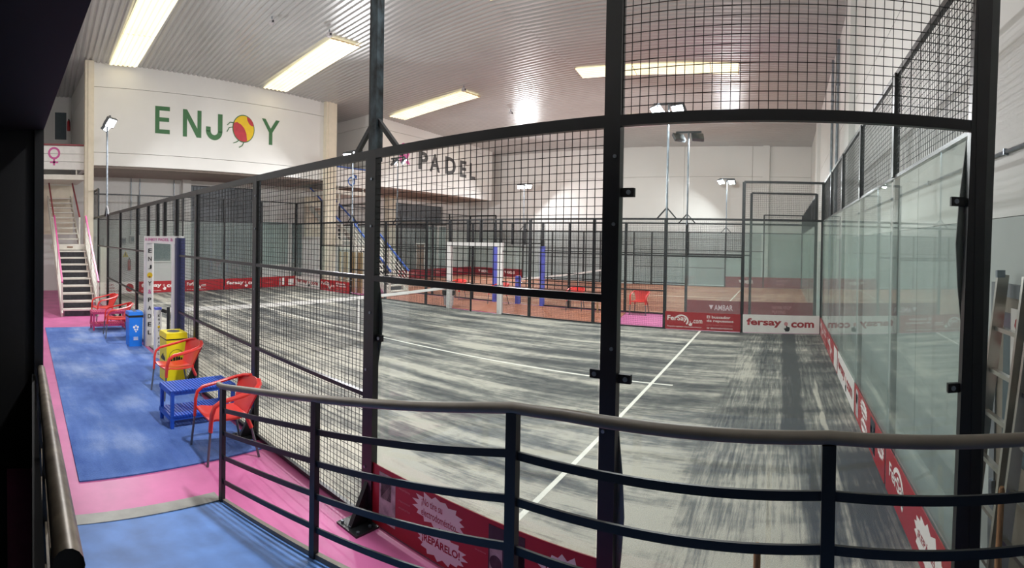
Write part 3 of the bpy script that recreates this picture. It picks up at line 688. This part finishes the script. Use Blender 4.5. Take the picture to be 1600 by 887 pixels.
banner(C2(-3.97, 10) + oF, C2(-2.03, 10) + oF, .03, .6, 'darkred', 'small far triangle-marked dark red banner, seen through two glass walls', amb(), (0, -1, 0))
banner(C2(-1.97, 10) + oF, C2(-.05, 10) + oF, .03, .6, 'darkred', 'farthest dark red banner with faint lettering in the back right corner', [('t', 'NEVER STOP\nPLAYING', .35, .25, .3, .5, 'dimprint', .0)], (0, -1, 0))
for i in range(5):
    banner(C2(-20, 2 * i + .03) + oL, C2(-20, 2 * i + 1.97) + oL, .03, .55, 'darkred', ['first', 'second', 'third', 'fourth', 'fifth'][i] + ' dark red banner from the left under the dark grey painted word', [('t', 'AMBAR', .35, .35, .3, .35, 'dimprint', .01)], (1, 0, 0))
banner(C2(-19.95, 10) + oF, C2(-18.03, 10) + oF, .03, .55, 'darkred', 'dark red triangle-marked banner left of the blue padded posts', amb(), (0, -1, 0))
banner(C2(-17.97, 10) + oF, C2(-16.03, 10) + oF, .03, .55, 'darkred', 'dark red triangle-marked banner between the two blue padded posts', amb(), (0, -1, 0))

# ------------------------------------------------------------------ nets
def net(C, label):
    a, b = C(-10, .15), C(-10, 9.85); r = thing('tennis_net', a, label, 'net')
    n = 24
    d = (b - a); zt = lambda t: .90 - .05 * 4 * t * (1 - t)
    bm = MB()
    for i in range(n):
        bm.bar(a + d * (i / n) + Z * zt(i / n), a + d * ((i + 1) / n) + Z * zt((i + 1) / n), .02, .075, caps=i in (0, n - 1))
    bm.build('tape', 'tape', r)
    stuff(wires(a, b, .03, .84, .048, .0017).build('netting', 'net', r))
    for p in (a, b): MB().tube([p, p + Z * .95], .035, 10).build('net_post', 'steel', r, True)
    c = a + d * .5; MB().bar(c + Z * .02, c + Z * .84, .05, .012, up=d).build('centre_strap', 'tape', r)
net(C1, 'white-taped black net across the dark court'); net(C2, 'white-taped net across the orange court')

# ------------------------------------------------------------------ padded doorway frames
def rounded(w, c=.3): 
    h = w / 2; k = h * (1 - c); return [(-h, -k), (-k, -h), (k, -h), (h, -k), (h, k), (k, h), (-k, h), (-h, k)]
def pad(parent, name, x, y, z0, z1, w, m): return MB().hexa([(x + a, y + b) for a, b in rounded(w)], z0, z1).build(name, m, parent, True)
def vertical_letters(r, x, y0, zt, chars, step, size, w_):
    for i, ch in enumerate(chars):
        if ch == ' ': continue
        z = zt - i * step
        if ch == 'o':
            b = MB(); b.flat((x, y0, z), (0, 1, 0), Z, disc(0, size * .5, size * .66), .003); b.build('ball_mark', 'yellow', r)
            b = MB(); b.flat((x, y0, z), (0, 1, 0), Z, [(-size * .45, size * .1), (-size * .1, -.1 * size), (size * .25, size * .1), (-size * .1, size * .35)], .005); b.build('ball_mark', 'brown', r)
        else: text(ch, (x, y0 - w_ / 2, z), (0, 1, 0), Z, w_, size, 'pinkprint' if ch == '&' else 'blackprint', r, 'letter', .02, .003)
def near_door():
    y = .5; r = thing('padded_door_frame', (-11.35, y, 0), 'white padded doorway with black letters down its post, beside the blue bin', 'door frame')
    pad(r, 'padded_post', -11.15, .44, 0, 2.2, .18, 'pad_white'); pad(r, 'padded_post', -9.17, .36, 0, 2.2, .16, 'pad_white')
    vertical_letters(r, -11.15 + .092, .44, 1.98, 'ENJoY&PADEL', .173, .09, .075)
    MB().bar((-11.24, .44, 2.26), (-9.06, .36, 2.26), .16, .14).build('padded_lintel', 'pad_white', r)
    text('& ENJOY PADEL &', (-11.1, .352, 2.22), (2.18, -.08, 0), Z, 1.95, .075, 'pinkprint', r, 'lettering', .01, .006)
    pad(r, 'navy_padding', -9.01, .36, 0, 2.3, .15, 'pad_navy')
    r2 = thing('padded_net_post', (-10.05, .3, 0), 'short white padded post with blue top and ball mark, between the doorway posts', 'post')
    pad(r2, 'padding', -10.05, .3, 0, .93, .13, 'pad_white'); pad(r2, 'cap', -10.05, .3, .93, .97, .13, 'pad_blue')
    vertical_letters(r2, -10.05 + .066, .3, .80, 'ENJoY PADEL', .072, .04, .035)
    MB().tube([(-9.97, .36, .92), (-9.9, .42, .9)], .035, 8).build('net_winder', 'black', r2, True)
near_door()
def far_door(C, y, dy, m, label, top, nm):
    a, b = C(-10.98, y) + V((0, dy, 0)), C(-9.02, y) + V((0, dy, 0)); r = thing('padded_door_frame', a, label, 'door frame')
    for p in (a, b): pad(r, 'padded_post', p.x, p.y, 0, 2.15, .16, m)
    if top: MB().bar(a + Z * 2.2 - V((.08, 0, 0)), b + Z * 2.2 + V((.08, 0, 0)), .14, .12).build('padded_lintel', m, r)
    else:
        for p in (a, b): pad(r, 'cap', p.x, p.y, 2.15, 2.35, .1, 'steel')
    if nm:
        p = C(-10, y) + V((0, dy, 0)); r2 = thing('padded_net_post', p, nm, 'post'); pad(r2, 'padding', p.x, p.y, 0, 1.0, .17, m); pad(r2, 'cap', p.x, p.y, 1.0, 1.03, .17, m)
far_door(C1, 10, .01, 'pad_white', 'white padded goal-like doorway on the far side of the dark court', True, None)
far_door(C2, 0, -.01, 'pad_blue', 'pair of blue padded door posts beside the orange court', False, 'short blue padded net post between the tall blue posts')

# ------------------------------------------------------------------ blue carpet, lane carpet, ramp, railings
def ground():
    r = MB(); r.hexa([(-13.5, -1.56), (-5.62, -1.88), (-5.72, .12), (-13.5, .42)], .0, .014)
    tag(r.build('carpet', 'carpet'), 'long worn blue turf carpet on the pink floor under the chairs', 'carpet')
    r = MB(); r.hexa([(-15.6, 10.88), (-5.75, 10.66), (-6.15, 13.1), (-15.8, 13.1)], 0, .012)
    tag(r.build('carpet', 'lane_orange'), 'orange carpet in the lane between the two courts', 'carpet')
    y0, y1 = -2.32, -.74; p = thing('ramp', (-4.95, y0, 0), 'light blue painted entrance ramp with a metal edge strip, under the railing', 'ramp')
    b = MB(); b.v = [(-4.95, y0, .004), (-4.95, y1, .004), (-2.15, y1, .58), (-2.15, y0, .58), (-2.15, y1, 0), (-2.15, y0, 0), (-4.95, y0, 0), (-4.95, y1, 0)]
    b.f = [(0, 3, 2, 1), (1, 2, 4, 7), (0, 6, 5, 3), (6, 7, 4, 5), (3, 5, 4, 2)]; b.build('ramp_surface', 'blue_ramp', p)
    MB().box(-2.15, .45, -2.32, y1, 0, .58).build('landing', 'blue_ramp', p)
    MB().bar((-4.98, y0 + .1, .008), (-5.02, y1, .008), .14, .016).build('edge_strip', 'strip', p)
    MB().bar((-4.9, y1 + .01, .02), (-2.15, y1 + .01, .595), .035, .04).build('kerb', 'grey_rail', p)
    MB().bar((-2.15, y1 + .01, .595), (.45, y1 + .01, .595), .035, .04).build('kerb', 'grey_rail', p)
    b = MB(); b.v = [(-5.95, -2.275, 0), (-1.9, -2.495, 0), (-1.9, -2.53, 0), (-5.95, -2.31, 0), (-5.95, -2.275, .95), (-1.9, -2.495, 1.45), (-1.9, -2.53, 1.45), (-5.95, -2.31, .95)]
    b.f = [(3, 2, 1, 0), (4, 5, 6, 7), (0, 1, 5, 4), (1, 2, 6, 5), (2, 3, 7, 6), (3, 0, 4, 7)]; b.build('lobby_wall', 'lobby_dark')['kind'] = 'structure'  # added black parapet, fills in the darkness behind the handrail
    MB().box(-5.95, -2.1, -7.9, -2.56, 0, .03).build('lobby_floor', 'lobby_dark')['kind'] = 'structure'  # lobby floor coloured black for the same darkness
    MB().box(-2.1, 3.4, -7.9, -2.32, 0, .58).build('lobby_floor', 'lobby_dark')['kind'] = 'structure'
ground()
def railing():
    y = -.74; g = lambda x: max(0.0, min(.58, (x + 4.95) / 2.8 * .58))
    r = thing('handrail', (-4.93, y, 0), 'dark steel railing with a grey round top rail sweeping across the foreground', 'railing')
    xs = (-4.93, -3.57, -2.15, -.865, .5); py = lambda x: y if x <= -.865 else y - (x + .865) * .275
    P = lambda x, z: V((x, py(x), z))
    for x in xs: MB().box(x - .026, x + .026, py(x) - .02, py(x) + .02, g(x), g(x) + 1.0).build('post', 'rail', r)
    pts = [P(-5.02, 1.01), P(-4.93, 1.015)] + [P(x, g(x) + 1.015) for x in (-4.4, -3.6, -2.8, -2.3)] + [P(-2.15, 1.592), P(-1.9, 1.605), P(-1.0, 1.605), P(-.865, 1.605), P(-.7, 1.605), P(1.0, 1.605)]
    MB().tube(pts, .026, 12).build('top_rail', 'grey_rail', r, True)
    for h in (.19, .40, .61, .81):
        for a, b in zip(xs[:-1], xs[1:]): MB().bar(P(a + .026, g(a) + h), P(b - .026, g(b) + h), .012, .036).build('cross_rail', 'rail', r)
    # left handrail against the black wall
    a, b = V((-5.85, -2.225, 1.02)), V((-2.22, -2.425, 1.52)); r = thing('handrail', (a.x, a.y, 0), 'worn bare-metal handrail at far left beside the black wall', 'railing')
    MB().tube([a, b], .04, 14, caps=False).build('top_rail', 'worn', r, True)
    MB().tube([b - (b - a).normalized() * .02, b - (b - a).normalized() * .015], .039, 14).build('end_cap', 'black', r)
    MB().tube([a, a + V((.002, 0, 0))], .04, 14).build('end_cap', 'worn', r)
    for h in (.2, .4, .6, .8):
        MB().bar(a - Z * h + V((.12, -.02, 0)), b - Z * h + V((-.1, -.02, 0)), .014, .03).build('cross_rail', 'worn', r)
    for t in (.03, .36, .69, .97):
        c = a.lerp(b, t) + V((0, -.02, 0)); MB().box(c.x - .02, c.x + .02, c.y - .02, c.y + .02, g(c.x), c.z - .02).build('post', 'rail', r)
railing()

# ------------------------------------------------------------------ chairs
def chair(x, y, rz, label, group='red plastic armchairs'):
    r = thing('armchair', (x, y, 0), label, 'chair', rz, group)
    B = lambda b, n, m: b.build(n, m, r, True, world=False)
    def seat(u, v):
        X = (u - .5) * 2; w = .235 - .035 * v; yy = -.25 + .44 * v
        return (X * w, yy, .445 - .02 * math.sin(math.pi * v) - .015 * v + .012 * X * X - (.02 if v == 0 else 0))
    B(MB().sheet(seat, 8, 8, .018), 'seat', 'chair_red')
    def back(u, v):
        X = (u - .5) * 2; w = .175 + .10 * v ** 1.3
        return (X * w, .20 + .15 * v - .07 * X * X * (.4 + .6 * v), .42 + .36 * v - .05 * X * X * v)
    B(MB().sheet(back, 10, 6, .016), 'backrest', 'chair_red')
    for s in (-1, 1):
        pts = [(s * .10, .345, .775), (s * .2, .31, .755), (s * .265, .24, .725), (s * .285, .12, .695), (s * .285, -.02, .668), (s * .28, -.16, .645), (s * .272, -.225, .60), (s * .262, -.25, .52), (s * .25, -.255, .43), (s * .252, -.262, .34)]
        B(MB().tube(pts, .030, 8, flat=.62), 'armrest', 'chair_red')
        B(MB().tube([(s * .252, -.262, .34), (s * .27, -.295, 0)], .014, 8), 'leg', 'leg_grey')
        B(MB().tube([(s * .19, .17, .42), (s * .215, .215, .31)], .022, 8), 'leg_sleeve', 'chair_red')
        B(MB().tube([(s * .215, .215, .31), (s * .25, .29, 0)], .014, 8), 'leg', 'leg_grey')
    return r
chair(-5.84, -.28, -.06, 'nearest red plastic armchair on the blue carpet, behind the railing post')
chair(-7.88, -.10, .05, 'red plastic armchair between the blue bench and the yellow bin')
chair(-12.2, .0, -.1, 'red plastic armchair right of the pink bench, beside the blue bin')
chair(-14.0, .05, .12, 'farthest red plastic armchair, behind the pink bench by the stairs')
chair(-5.65, 13.0, math.pi * 0 + .05, 'red armchair at right in the lane, on the pink floor')
chair(-7.9, 12.9, .2, 'red armchair in the lane left of the big post')
chair(-10.9, 12.7, -.2, 'red armchair in the lane behind the white padded doorway')
chair(-12.9, 12.8, .1, 'red armchair in the lane near the grey waste basket')

def bench(x, y, rz, m, label, L=.88, W_=.42, H=.47, n=22, shelf=True):
    r = thing('slatted_bench', (x, y, 0), label, 'bench', rz, 'slatted two-tier benches'); sm = None
    for a in (-1, 1):
        for b in (-1, 1): MB().box(a * (W_ / 2 - .025) - .02, a * (W_ / 2 - .025) + .02, b * (L / 2 - .03) - .02, b * (L / 2 - .03) + .02, 0, H - .02).build('leg', m, r, world=False)
    tiers = (H, .17) if shelf else (H,)
    for z in tiers:
        for a in (-1, 1): MB().box(a * (W_ / 2 - .025) - .012, a * (W_ / 2 - .025) + .012, -L / 2, L / 2, z - .06, z - .018).build('side_rail', m, r, world=False)
        for b in (-1, 1): MB().box(-W_ / 2, W_ / 2, b * (L / 2 - .01) - .01, b * (L / 2 - .01) + .01, z - .06, z - .018).build('end_rail', m, r, world=False)
        for i in range(n):
            yy = -L / 2 + (i + .5) * L / n
            if sm is None:
                o = MB().box(-W_ / 2, W_ / 2, -L / n * .36, L / n * .36, -.018, 0).build('slat', m, r, world=False); sm = o.data
            else: o = bpy.data.objects.new('slat', sm); COL.objects.link(o); o.parent = r
            o.location = (0, yy, z)
bench(-6.82, -.2, .02, 'bench_blue', 'blue slatted bench with a lower shelf, between two red chairs')
bench(-13.15, .0, 0, 'bench_pink', 'pink slatted bench with a lower shelf at the end of the carpet', n=16)
bench(-6.7, 12.9, math.pi / 2, 'tan', 'tan low bench left of the red lane chair', L=.7, n=8, shelf=False)

# ------------------------------------------------------------------ bins
def bins():
    r = thing('waste_bin', (-11.2, .14, 0), 'blue square bin with a black liner and white print, beside the lettered post', 'bin')
    x, y = -11.2, .14; sq = lambda h: [(x - h, y - h), (x + h, y - h), (x + h, y + h), (x - h, y + h)]
    MB().hexa(sq(.14), 0, .63, sq(.15)).build('body', 'bin_blue', r); MB().hexa(sq(.155), .625, .67).build('liner', 'black', r)
    l = MB().hexa(sq(.16), .67, .74, sq(.148)).build('lid', 'bin_blue', r); MB().box(x - .09, x + .09, y - .04, y + .04, .74, .743).build('slot', 'black', l)
    b = MB()
    for a, c, q in ((-.04, .42, .025), (.0, .45, .02), (.04, .42, .025), (-.02, .37, .02), (.03, .37, .02), (0, .33, .018)): b.flat((x + .1465, y, 0), (0, 1, 0), Z, disc(a, c, q, 8), .004)
    for k in range(3): b.flat((x + .1445, y, 0), (0, 1, 0), Z, [(-.05, .2 - .025 * k), (.05, .2 - .025 * k), (.05, .212 - .025 * k), (-.05, .212 - .025 * k)], .004)
    b.build('white_print', 'whiteprint', r)
    x, y = -8.6, .10; r = thing('waste_bin', (x, y, 0), 'yellow square recycling bin with a round hole in its lid', 'bin')
    MB().hexa(sq(.17), 0, .68).build('body', 'bin_yellow', r); MB().hexa(sq(.175), .68, .70).build('liner', 'black', r)
    l = MB().hexa(sq(.183), .70, .79, sq(.174)).build('lid', 'bin_yellow', r)
    MB().tube([(x, y, .785), (x, y, .793)], .105, 20).build('hole', 'black', l)
    b = MB(); fx = x + .1705
    annulus(b, (fx, y, .4), (0, 1, 0), Z, 0, 0, .125, .132, 24)
    for a, w_, h_ in ((-.085, .03, .05), (-.04, .035, .09), (.005, .03, .11), (.045, .04, .075), (.085, .025, .06)): b.flat((fx, y, .34), (0, 1, 0), Z, [(a - w_ / 2, 0), (a + w_ / 2, 0), (a + w_ / 2, h_ * .75), (a + w_ * .2, h_), (a - w_ * .2, h_), (a - w_ / 2, h_ * .75)], .002)
    b.build('container_marks', 'blackprint', r)
    b = MB(); fy = y - .1705
    for a, w_, h_ in ((-.085, .03, .05), (-.04, .035, .09), (.005, .03, .11), (.045, .04, .075), (.085, .025, .06)): b.flat((x, fy, .34), (1, 0, 0), Z, [(a - w_ / 2, 0), (a + w_ / 2, 0), (a + w_ / 2, h_ * .75), (a + w_ * .2, h_), (a - w_ * .2, h_), (a - w_ / 2, h_ * .75)], .002)
    b.build('container_marks', 'blackprint', r)
    r = thing('waste_basket', (-12.0, 11.15, 0), 'grey waste basket with a black liner behind the far fence', 'bin')
    MB().tube([(-12, 11.15, 0), (-12, 11.15, .5)], .2, 16, taper=[.8, 1]).build('basket', 'greyprint', r, True)
    MB().tube([(-12, 11.15, .38), (-12, 11.15, .54)], .22, 16, taper=[1, 1.1]).build('liner', 'black', r, True)
bins()

# ------------------------------------------------------------------ stairs and balconies
def stairs(x0, yc, rail_m, rail_up, label, name='staircase'):
    wd = 1.0; r = thing(name, (x0, yc, 0), label, 'stairs'); n = 10; rise, run = .205, .255
    for i in range(n):
        x = x0 - i * run; z = (i + 1) * rise
        if i < n - 1: MB().box(x - run - .02, x, yc - wd / 2, yc + wd / 2, z - .045, z).build('tread', 'stair_white', r)
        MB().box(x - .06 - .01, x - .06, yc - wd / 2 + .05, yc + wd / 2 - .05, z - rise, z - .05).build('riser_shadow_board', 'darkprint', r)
    xl = x0 - (n - 1) * run; zl = n * rise
    MB().box(xl - 1.0, xl, yc - wd / 2 - .05, yc + wd / 2 + .05, zl - .18, zl).build('landing', 'stair_white', r)
    MB().box(xl, xl + .004, yc - .1, yc + .1, zl - .11, zl - .07).build('plaque', 'brown', r)
    for s in (-1, 1):
        y = yc + s * (wd / 2 + .03)
        MB().bar((x0 + .02, y, .02), (xl, y, zl - .12), .04, .26).build('stringer', 'stair_white', r)
        MB().bar((x0 + .05, y, 1.0), (xl, y, zl + .95), .05, .06).build('handrail', rail_m, r)
        for k in range(4): MB().bar((x0 + .03, y, .25 + .17 * k), (xl, y, zl + .2 + .17 * k), .02, .03).build('guard_bar', 'stair_white', r)
        for t in (0, .5, 1): MB().box(x0 + (xl - x0) * t - .025, x0 + (xl - x0) * t + .025, y - .025, y + .025, (zl - .1) * t, (zl - .05) * t + 1.0).build('baluster', 'stair_white', r)
    x1 = xl - 1.0
    for i in range(9):
        x = x1 - i * .27; z = zl + (i + 1) * .2
        MB().box(x - .28, x, yc - .43, yc + .43, z - .045, z).build('tread', 'stair_white', r)
    for s in (-1, 1):
        y = yc + s * .46; MB().bar((x1, y, zl + .0), (x1 - 2.43, y, zl + 1.8), .04, .24).build('stringer', 'stair_white', r)
        MB().bar((x1 + .1, y, zl + .95), (x1 - 2.43, y, zl + 2.75), .05, .06).build('handrail', rail_up, r)
        MB().box(x1 + .05, x1 + .1, y - .025, y + .025, zl, zl + .95).build('baluster', 'stair_white', r)
    MB().box(x1 - 2.75, x1 - 2.65, yc - .6, yc + .6, 2.4, 4.4).build('back_board', 'cream', r)
stairs(-15.25, -.40, 'pink_rail', 'darkred_rail', 'cream steel staircase with pink handrails at far left, rising from the pink floor')
stairs(-15.35, 12.05, 'blue_rail', 'blue_rail', 'white steel staircase with blue handrails between the courts, behind the mesh')
def balcony(y0, y1, m, sym, label, cy, cz):
    r = thing('balcony', (XW, y0, 4.4), label, 'balcony')
    MB().box(-21.0, XW + .1, y0, y1, 4.4, 4.58).build('slab', 'stair_white', r)
    for k in range(3): MB().box(XW - .06, XW, y0, y1, 4.78 + k * .29, 5.055 + k * .29).build('board', 'white', r)
    MB().box(XW - .06, XW - .01, y0, y1, 5.66, 5.72).build('handrail', 'darkred_rail' if sym == 'f' else 'blue_rail', r)
    for yy in (y0 + .3, y1 - .3): MB().box(XW - .1, XW - .06, yy, yy + .05, 4.58, 5.66).build('baluster', 'stair_white', r)
    b = MB(); O = (XW + .002, cy, cz)
    if sym == 'f':
        annulus(b, O, (0, 1, 0), Z, 0, .12, .15, .225, 26); b.flat(O, (0, 1, 0), Z, [(-.035, -.33), (.035, -.33), (.035, -.1), (-.035, -.1)]); b.flat(O, (0, 1, 0), Z, [(-.15, -.245), (.15, -.245), (.15, -.18), (-.15, -.18)])
    else:
        annulus(b, O, (0, 1, 0), Z, -.04, -.06, .15, .215, 26); b.flat(O, (0, 1, 0), Z, [(.09, .05), (.14, .0), (.27, .17), (.22, .22)]); b.flat(O, (0, 1, 0), Z, [(.1, .2), (.3, .2), (.3, .26), (.1, .26)]); b.flat(O, (0, 1, 0), Z, [(.24, .06), (.3, .06), (.3, .26), (.24, .26)])
    b.build('female_sign' if sym == 'f' else 'male_sign', m, r)
    MB().tube([(XW, y0 + .35, 4.4), (XW, y0 + .33, 4.1), (XW - .1, y0 + .2, 3.6), (XW - .2, y0 + .12, 3.0)], .05, 8).build('bracket', 'stair_white', r, True)
balcony(-2.15, .33, 'pinkprint', 'f', 'white boarded balcony with a pink female sign, above the left stairs', -.78, 5.25)
balcony(11.56, 13.74, 'blueprint', 'm', 'white boarded balcony with a blue male sign, left of the blotched pole', 12.68, 5.12)
def planks():
    r = thing('plank_screen', (-17.0, 11.2, 0), 'upright beige and brown boards under the blue-railed stairs', 'screen')
    for i in range(14):
        x = -18.3 + i * .16; MB().box(x + .01, x + .15, 11.22, 11.25, .02, 1.75 - .0 * (i % 3)).build('plank', ('plank_a', 'plank_c', 'plank_b')[(i * 7) % 3], r)
    MB().box(-18.3, -16.06, 11.25, 11.29, 1.5, 1.6).build('batten', 'plank_c', r); MB().box(-18.3, -16.06, 11.25, 11.29, .2, .3).build('batten', 'plank_c', r)
planks()
def extinguisher(x, y, z, label):
    r = thing('fire_extinguisher', (x, y, z), label, 'extinguisher')
    MB().tube([(x, y, z), (x, y, z + .03), (x, y, z + .42), (x, y, z + .48)], .075, 12, taper=[.9, 1, 1, .5]).build('cylinder', 'ext', r, True)
    MB().tube([(x, y, z + .48), (x, y, z + .55)], .03, 8).build('valve', 'black', r, True); MB().tube([(x + .03, y, z + .53), (x + .1, y + .03, z + .45), (x + .1, y + .03, z + .2)], .015, 6).build('hose', 'black', r, True)
    MB().bar((x - .08, y, z + .2), (x - .02, y, z + .2), .1, .05).build('wall_bracket', 'galv', r)
extinguisher(-22.02, 2.8, .85, 'red fire extinguisher on the grey-white wall behind the left glass end')
extinguisher(-23.9, .36, 7.2, 'red fire extinguisher high up beside the balcony window')
def wall_bits():
    r = thing('warning_sign', (-22.19, 2.52, 1.3), 'yellow warning triangle sign on the wall behind the left glass', 'sign')
    MB().box(-22.2, -22.18, 2.5, 2.85, 1.32, 1.75).build('plate', 'white', r); b = MB(); b.flat((-22.179, 2.675, 1.42), (0, 1, 0), Z, [(-.14, 0), (.14, 0), (0, .27)]); b.build('triangle', 'warn', r)
    b = MB(); b.flat((-22.176, 2.675, 1.46), (0, 1, 0), Z, [(-.015, .02), (.015, .02), (.02, .15), (-.02, .15)]); b.build('mark', 'blackprint', r)
    for y, w_, z, lab in ((2.45, .22, 1.98, 'small grey electric box above the yellow sign'), (2.85, .2, 2.05, 'second grey electric box, right of the first above the yellow sign'), (.95, .4, 2.05, 'wide grey electric box behind the leftmost glass')):
        r = thing('electric_box', (-22.2, y, z), lab, 'box'); MB().box(-22.2, -22.08, y, y + w_, z, z + .3).build('case', 'greyprint', r); MB().box(-22.08, -22.07, y + .03, y + w_ - .03, z + .05, z + .25).build('cover', 'shutter', r)
    for y in (2.9, 3.3, 4.9): tag(MB().tube([(-22.15, y, 2.4), (-22.15, y, 4.88)], .022, 6).build('conduit', 'galv'), {2.9: 'left grey conduit running up the wall under the mezzanine', 3.3: 'middle grey conduit running up the wall under the mezzanine', 4.9: 'right grey conduit beside the white pilaster under the mezzanine'}[y], 'conduit')
    # ceiling junction boxes
    for x, y, lab in ((-13.35, 4.7, 'small grey camera on the roof sheets above the last green letter'), (-13.0, 6.5, 'small fitting at the end of the second glowing strip'), (-12.95, 13.1, 'small fitting at the end of the glowing strip right of the pole'), (-13.04, 16.8, 'small box on the roof beyond the glowing strips')):
        z = zc(y); r = thing('ceiling_camera', (x, y, z - .2), lab, 'camera'); MB().box(x - .07, x + .07, y - .06, y + .06, z - .2, z - .08).build('case', 'greyprint', r); MB().tube([(x, y, z - .08), (x, y, z + .02)], .02, 6).build('mount', 'galv', r)
        MB().tube([(x + .07, y - .01, z - .14), (x + .1, y - .02, z - .15)], .03, 8).build('lens', 'blackprint', r)
    # pipes on the right wall
    for y, lab in ((11.6, 'left vertical grey pipe on the right wall'), (13.2, 'right vertical grey pipe on the right wall')):
        r = thing('wall_pipe', (.44, y, 0), lab, 'pipe'); MB().tube([(.44, y, 0), (.44, y, 8.3)], .045, 8).build('pipe', 'galv', r, True)
        for z in (2, 4.5, 7): MB().bar((.38, y, z), (.5, y, z), .12, .03).build('pipe_clip', 'galv', r)
    r = thing('wall_pipe', (.45, -1.0, 3.0), 'level grey conduit on the white wall at far right', 'pipe'); MB().tube([(.48, -1.5, 3.02), (.48, 8, 3.02)], .014, 8).build('pipe', 'galv', r, True)
    for y in (.62, 2.5): MB().bar((.462, y, 3.02), (.5, y, 3.02), .02, .045).build('pipe_clip', 'galv', r)
wall_bits()

# ------------------------------------------------------------------ right edge: door, sign, ladder, brooms
def right_edge():
    x = .5; d = sroot('door_5', (x, -.2, 0)); y0, y1 = -.35, .78
    for a in ((y1 - .09, y1, 0, 2.08), (y0, y0 + .09, 0, 2.08), (y0 + .09, y1 - .09, 1.99, 2.08)): MB().box(x - .04, x, *a).build('door_frame', 'shutter', d)
    MB().box(x - .025, x - .002, y0 + .09, y1 - .09, 0, 1.99).build('door_leaf', 'grey_rail', d)
    MB().box(x - .032, x - .024, y0 + .2, y1 - .2, .9, 1.88).build('door_pane', 'dark_pane', d)
    for z in (.55, 1.35): MB().box(x - .06, x - .03, y1 - .1, y1 - .05, z, z + .1).build('hinge', 'galv', d)
    s = thing('exit_sign', (x - .035, .2, 1.3), 'white sign with red capital letters on the door behind the ladder', 'sign')
    MB().box(x - .036, x - .033, .0, .46, 1.28, 1.92).build('plate', 'vinyl', s)
    text('S', (x - .0365, .40, 1.63), (0, -1, 0), Z, .2, .25, 'redprint', s, 'letter', .04); text('A', (x - .0365, .40, 1.33), (0, -1, 0), Z, .2, .25, 'redprint', s, 'letter', .04)
    l = thing('ladder', (.12, .3, 0), 'leaning aluminium ladder at the right edge, in front of the door', 'ladder')
    B, T = V((.14, 0, 0)), V((.40, 0, 2.15))
    for y in (.46, .09): MB().bar(B + V((0, y, 0)), T + V((0, y, 0)), .028, .085, up=(1, 0, 0)).build('side_rail', 'alu', l)
    for i in range(7):
        c = B.lerp(T, (.14 + i * .275) / 2.15); MB().bar(c + V((0, .09, 0)), c + V((0, .46, 0)), .032, .028).build('rung', 'alu', l)
    MB().bar(T + V((-.02, .46, -.02)), T + V((-.02, .46, .03)), .03, .06).build('end_cap', 'galv', l)
    l = thing('ladder', (.0, -.1, 0), 'second aluminium ladder section standing closer, cut by the right edge', 'ladder')
    B, T = V((.02, 0, 0)), V((.26, 0, 1.78))
    for y in (.0, -.36): MB().bar(B + V((.1, y - .02, 0)), T + V((.1, y - .02, 0)), .026, .08, up=(1, 0, 0)).build('side_rail', 'alu', l)
    for i in range(6):
        c = B.lerp(T, (.1 + i * .275) / 1.78) + V((.1, -.02, 0)); MB().bar(c + V((0, -.36, 0)), c, .032, .028).build('rung', 'alu', l)
    def broom(x, y, top, tilt, lab):
        r = thing('broom', (x, y, 0), lab, 'broom', 0, 'wooden-handled tools')
        t = V((x + tilt[0], y + tilt[1], top)); MB().tube([(x, y, .14), t - Z * .02, t], .017, 10, taper=[1, 1, .7]).build('handle', 'wood', r, True)
        MB().box(x - .15, x + .15, y - .03, y + .03, .09, .14).build('head', 'wood', r); MB().box(x - .14, x + .14, y - .025, y + .025, 0, .09).build('bristles', 'tan', r)
    broom(-1.14, -.36, .98, (0, .0), 'wooden tool handle standing behind the railing, middle right')
    broom(.02, -.28, 1.10, (.04, 0), 'taller wooden tool handle in front of the ladder at right')
    broom(-.02, -.5, .90, (-.03, .02), 'shorter wooden tool handle beside the taller one at right')
right_edge()
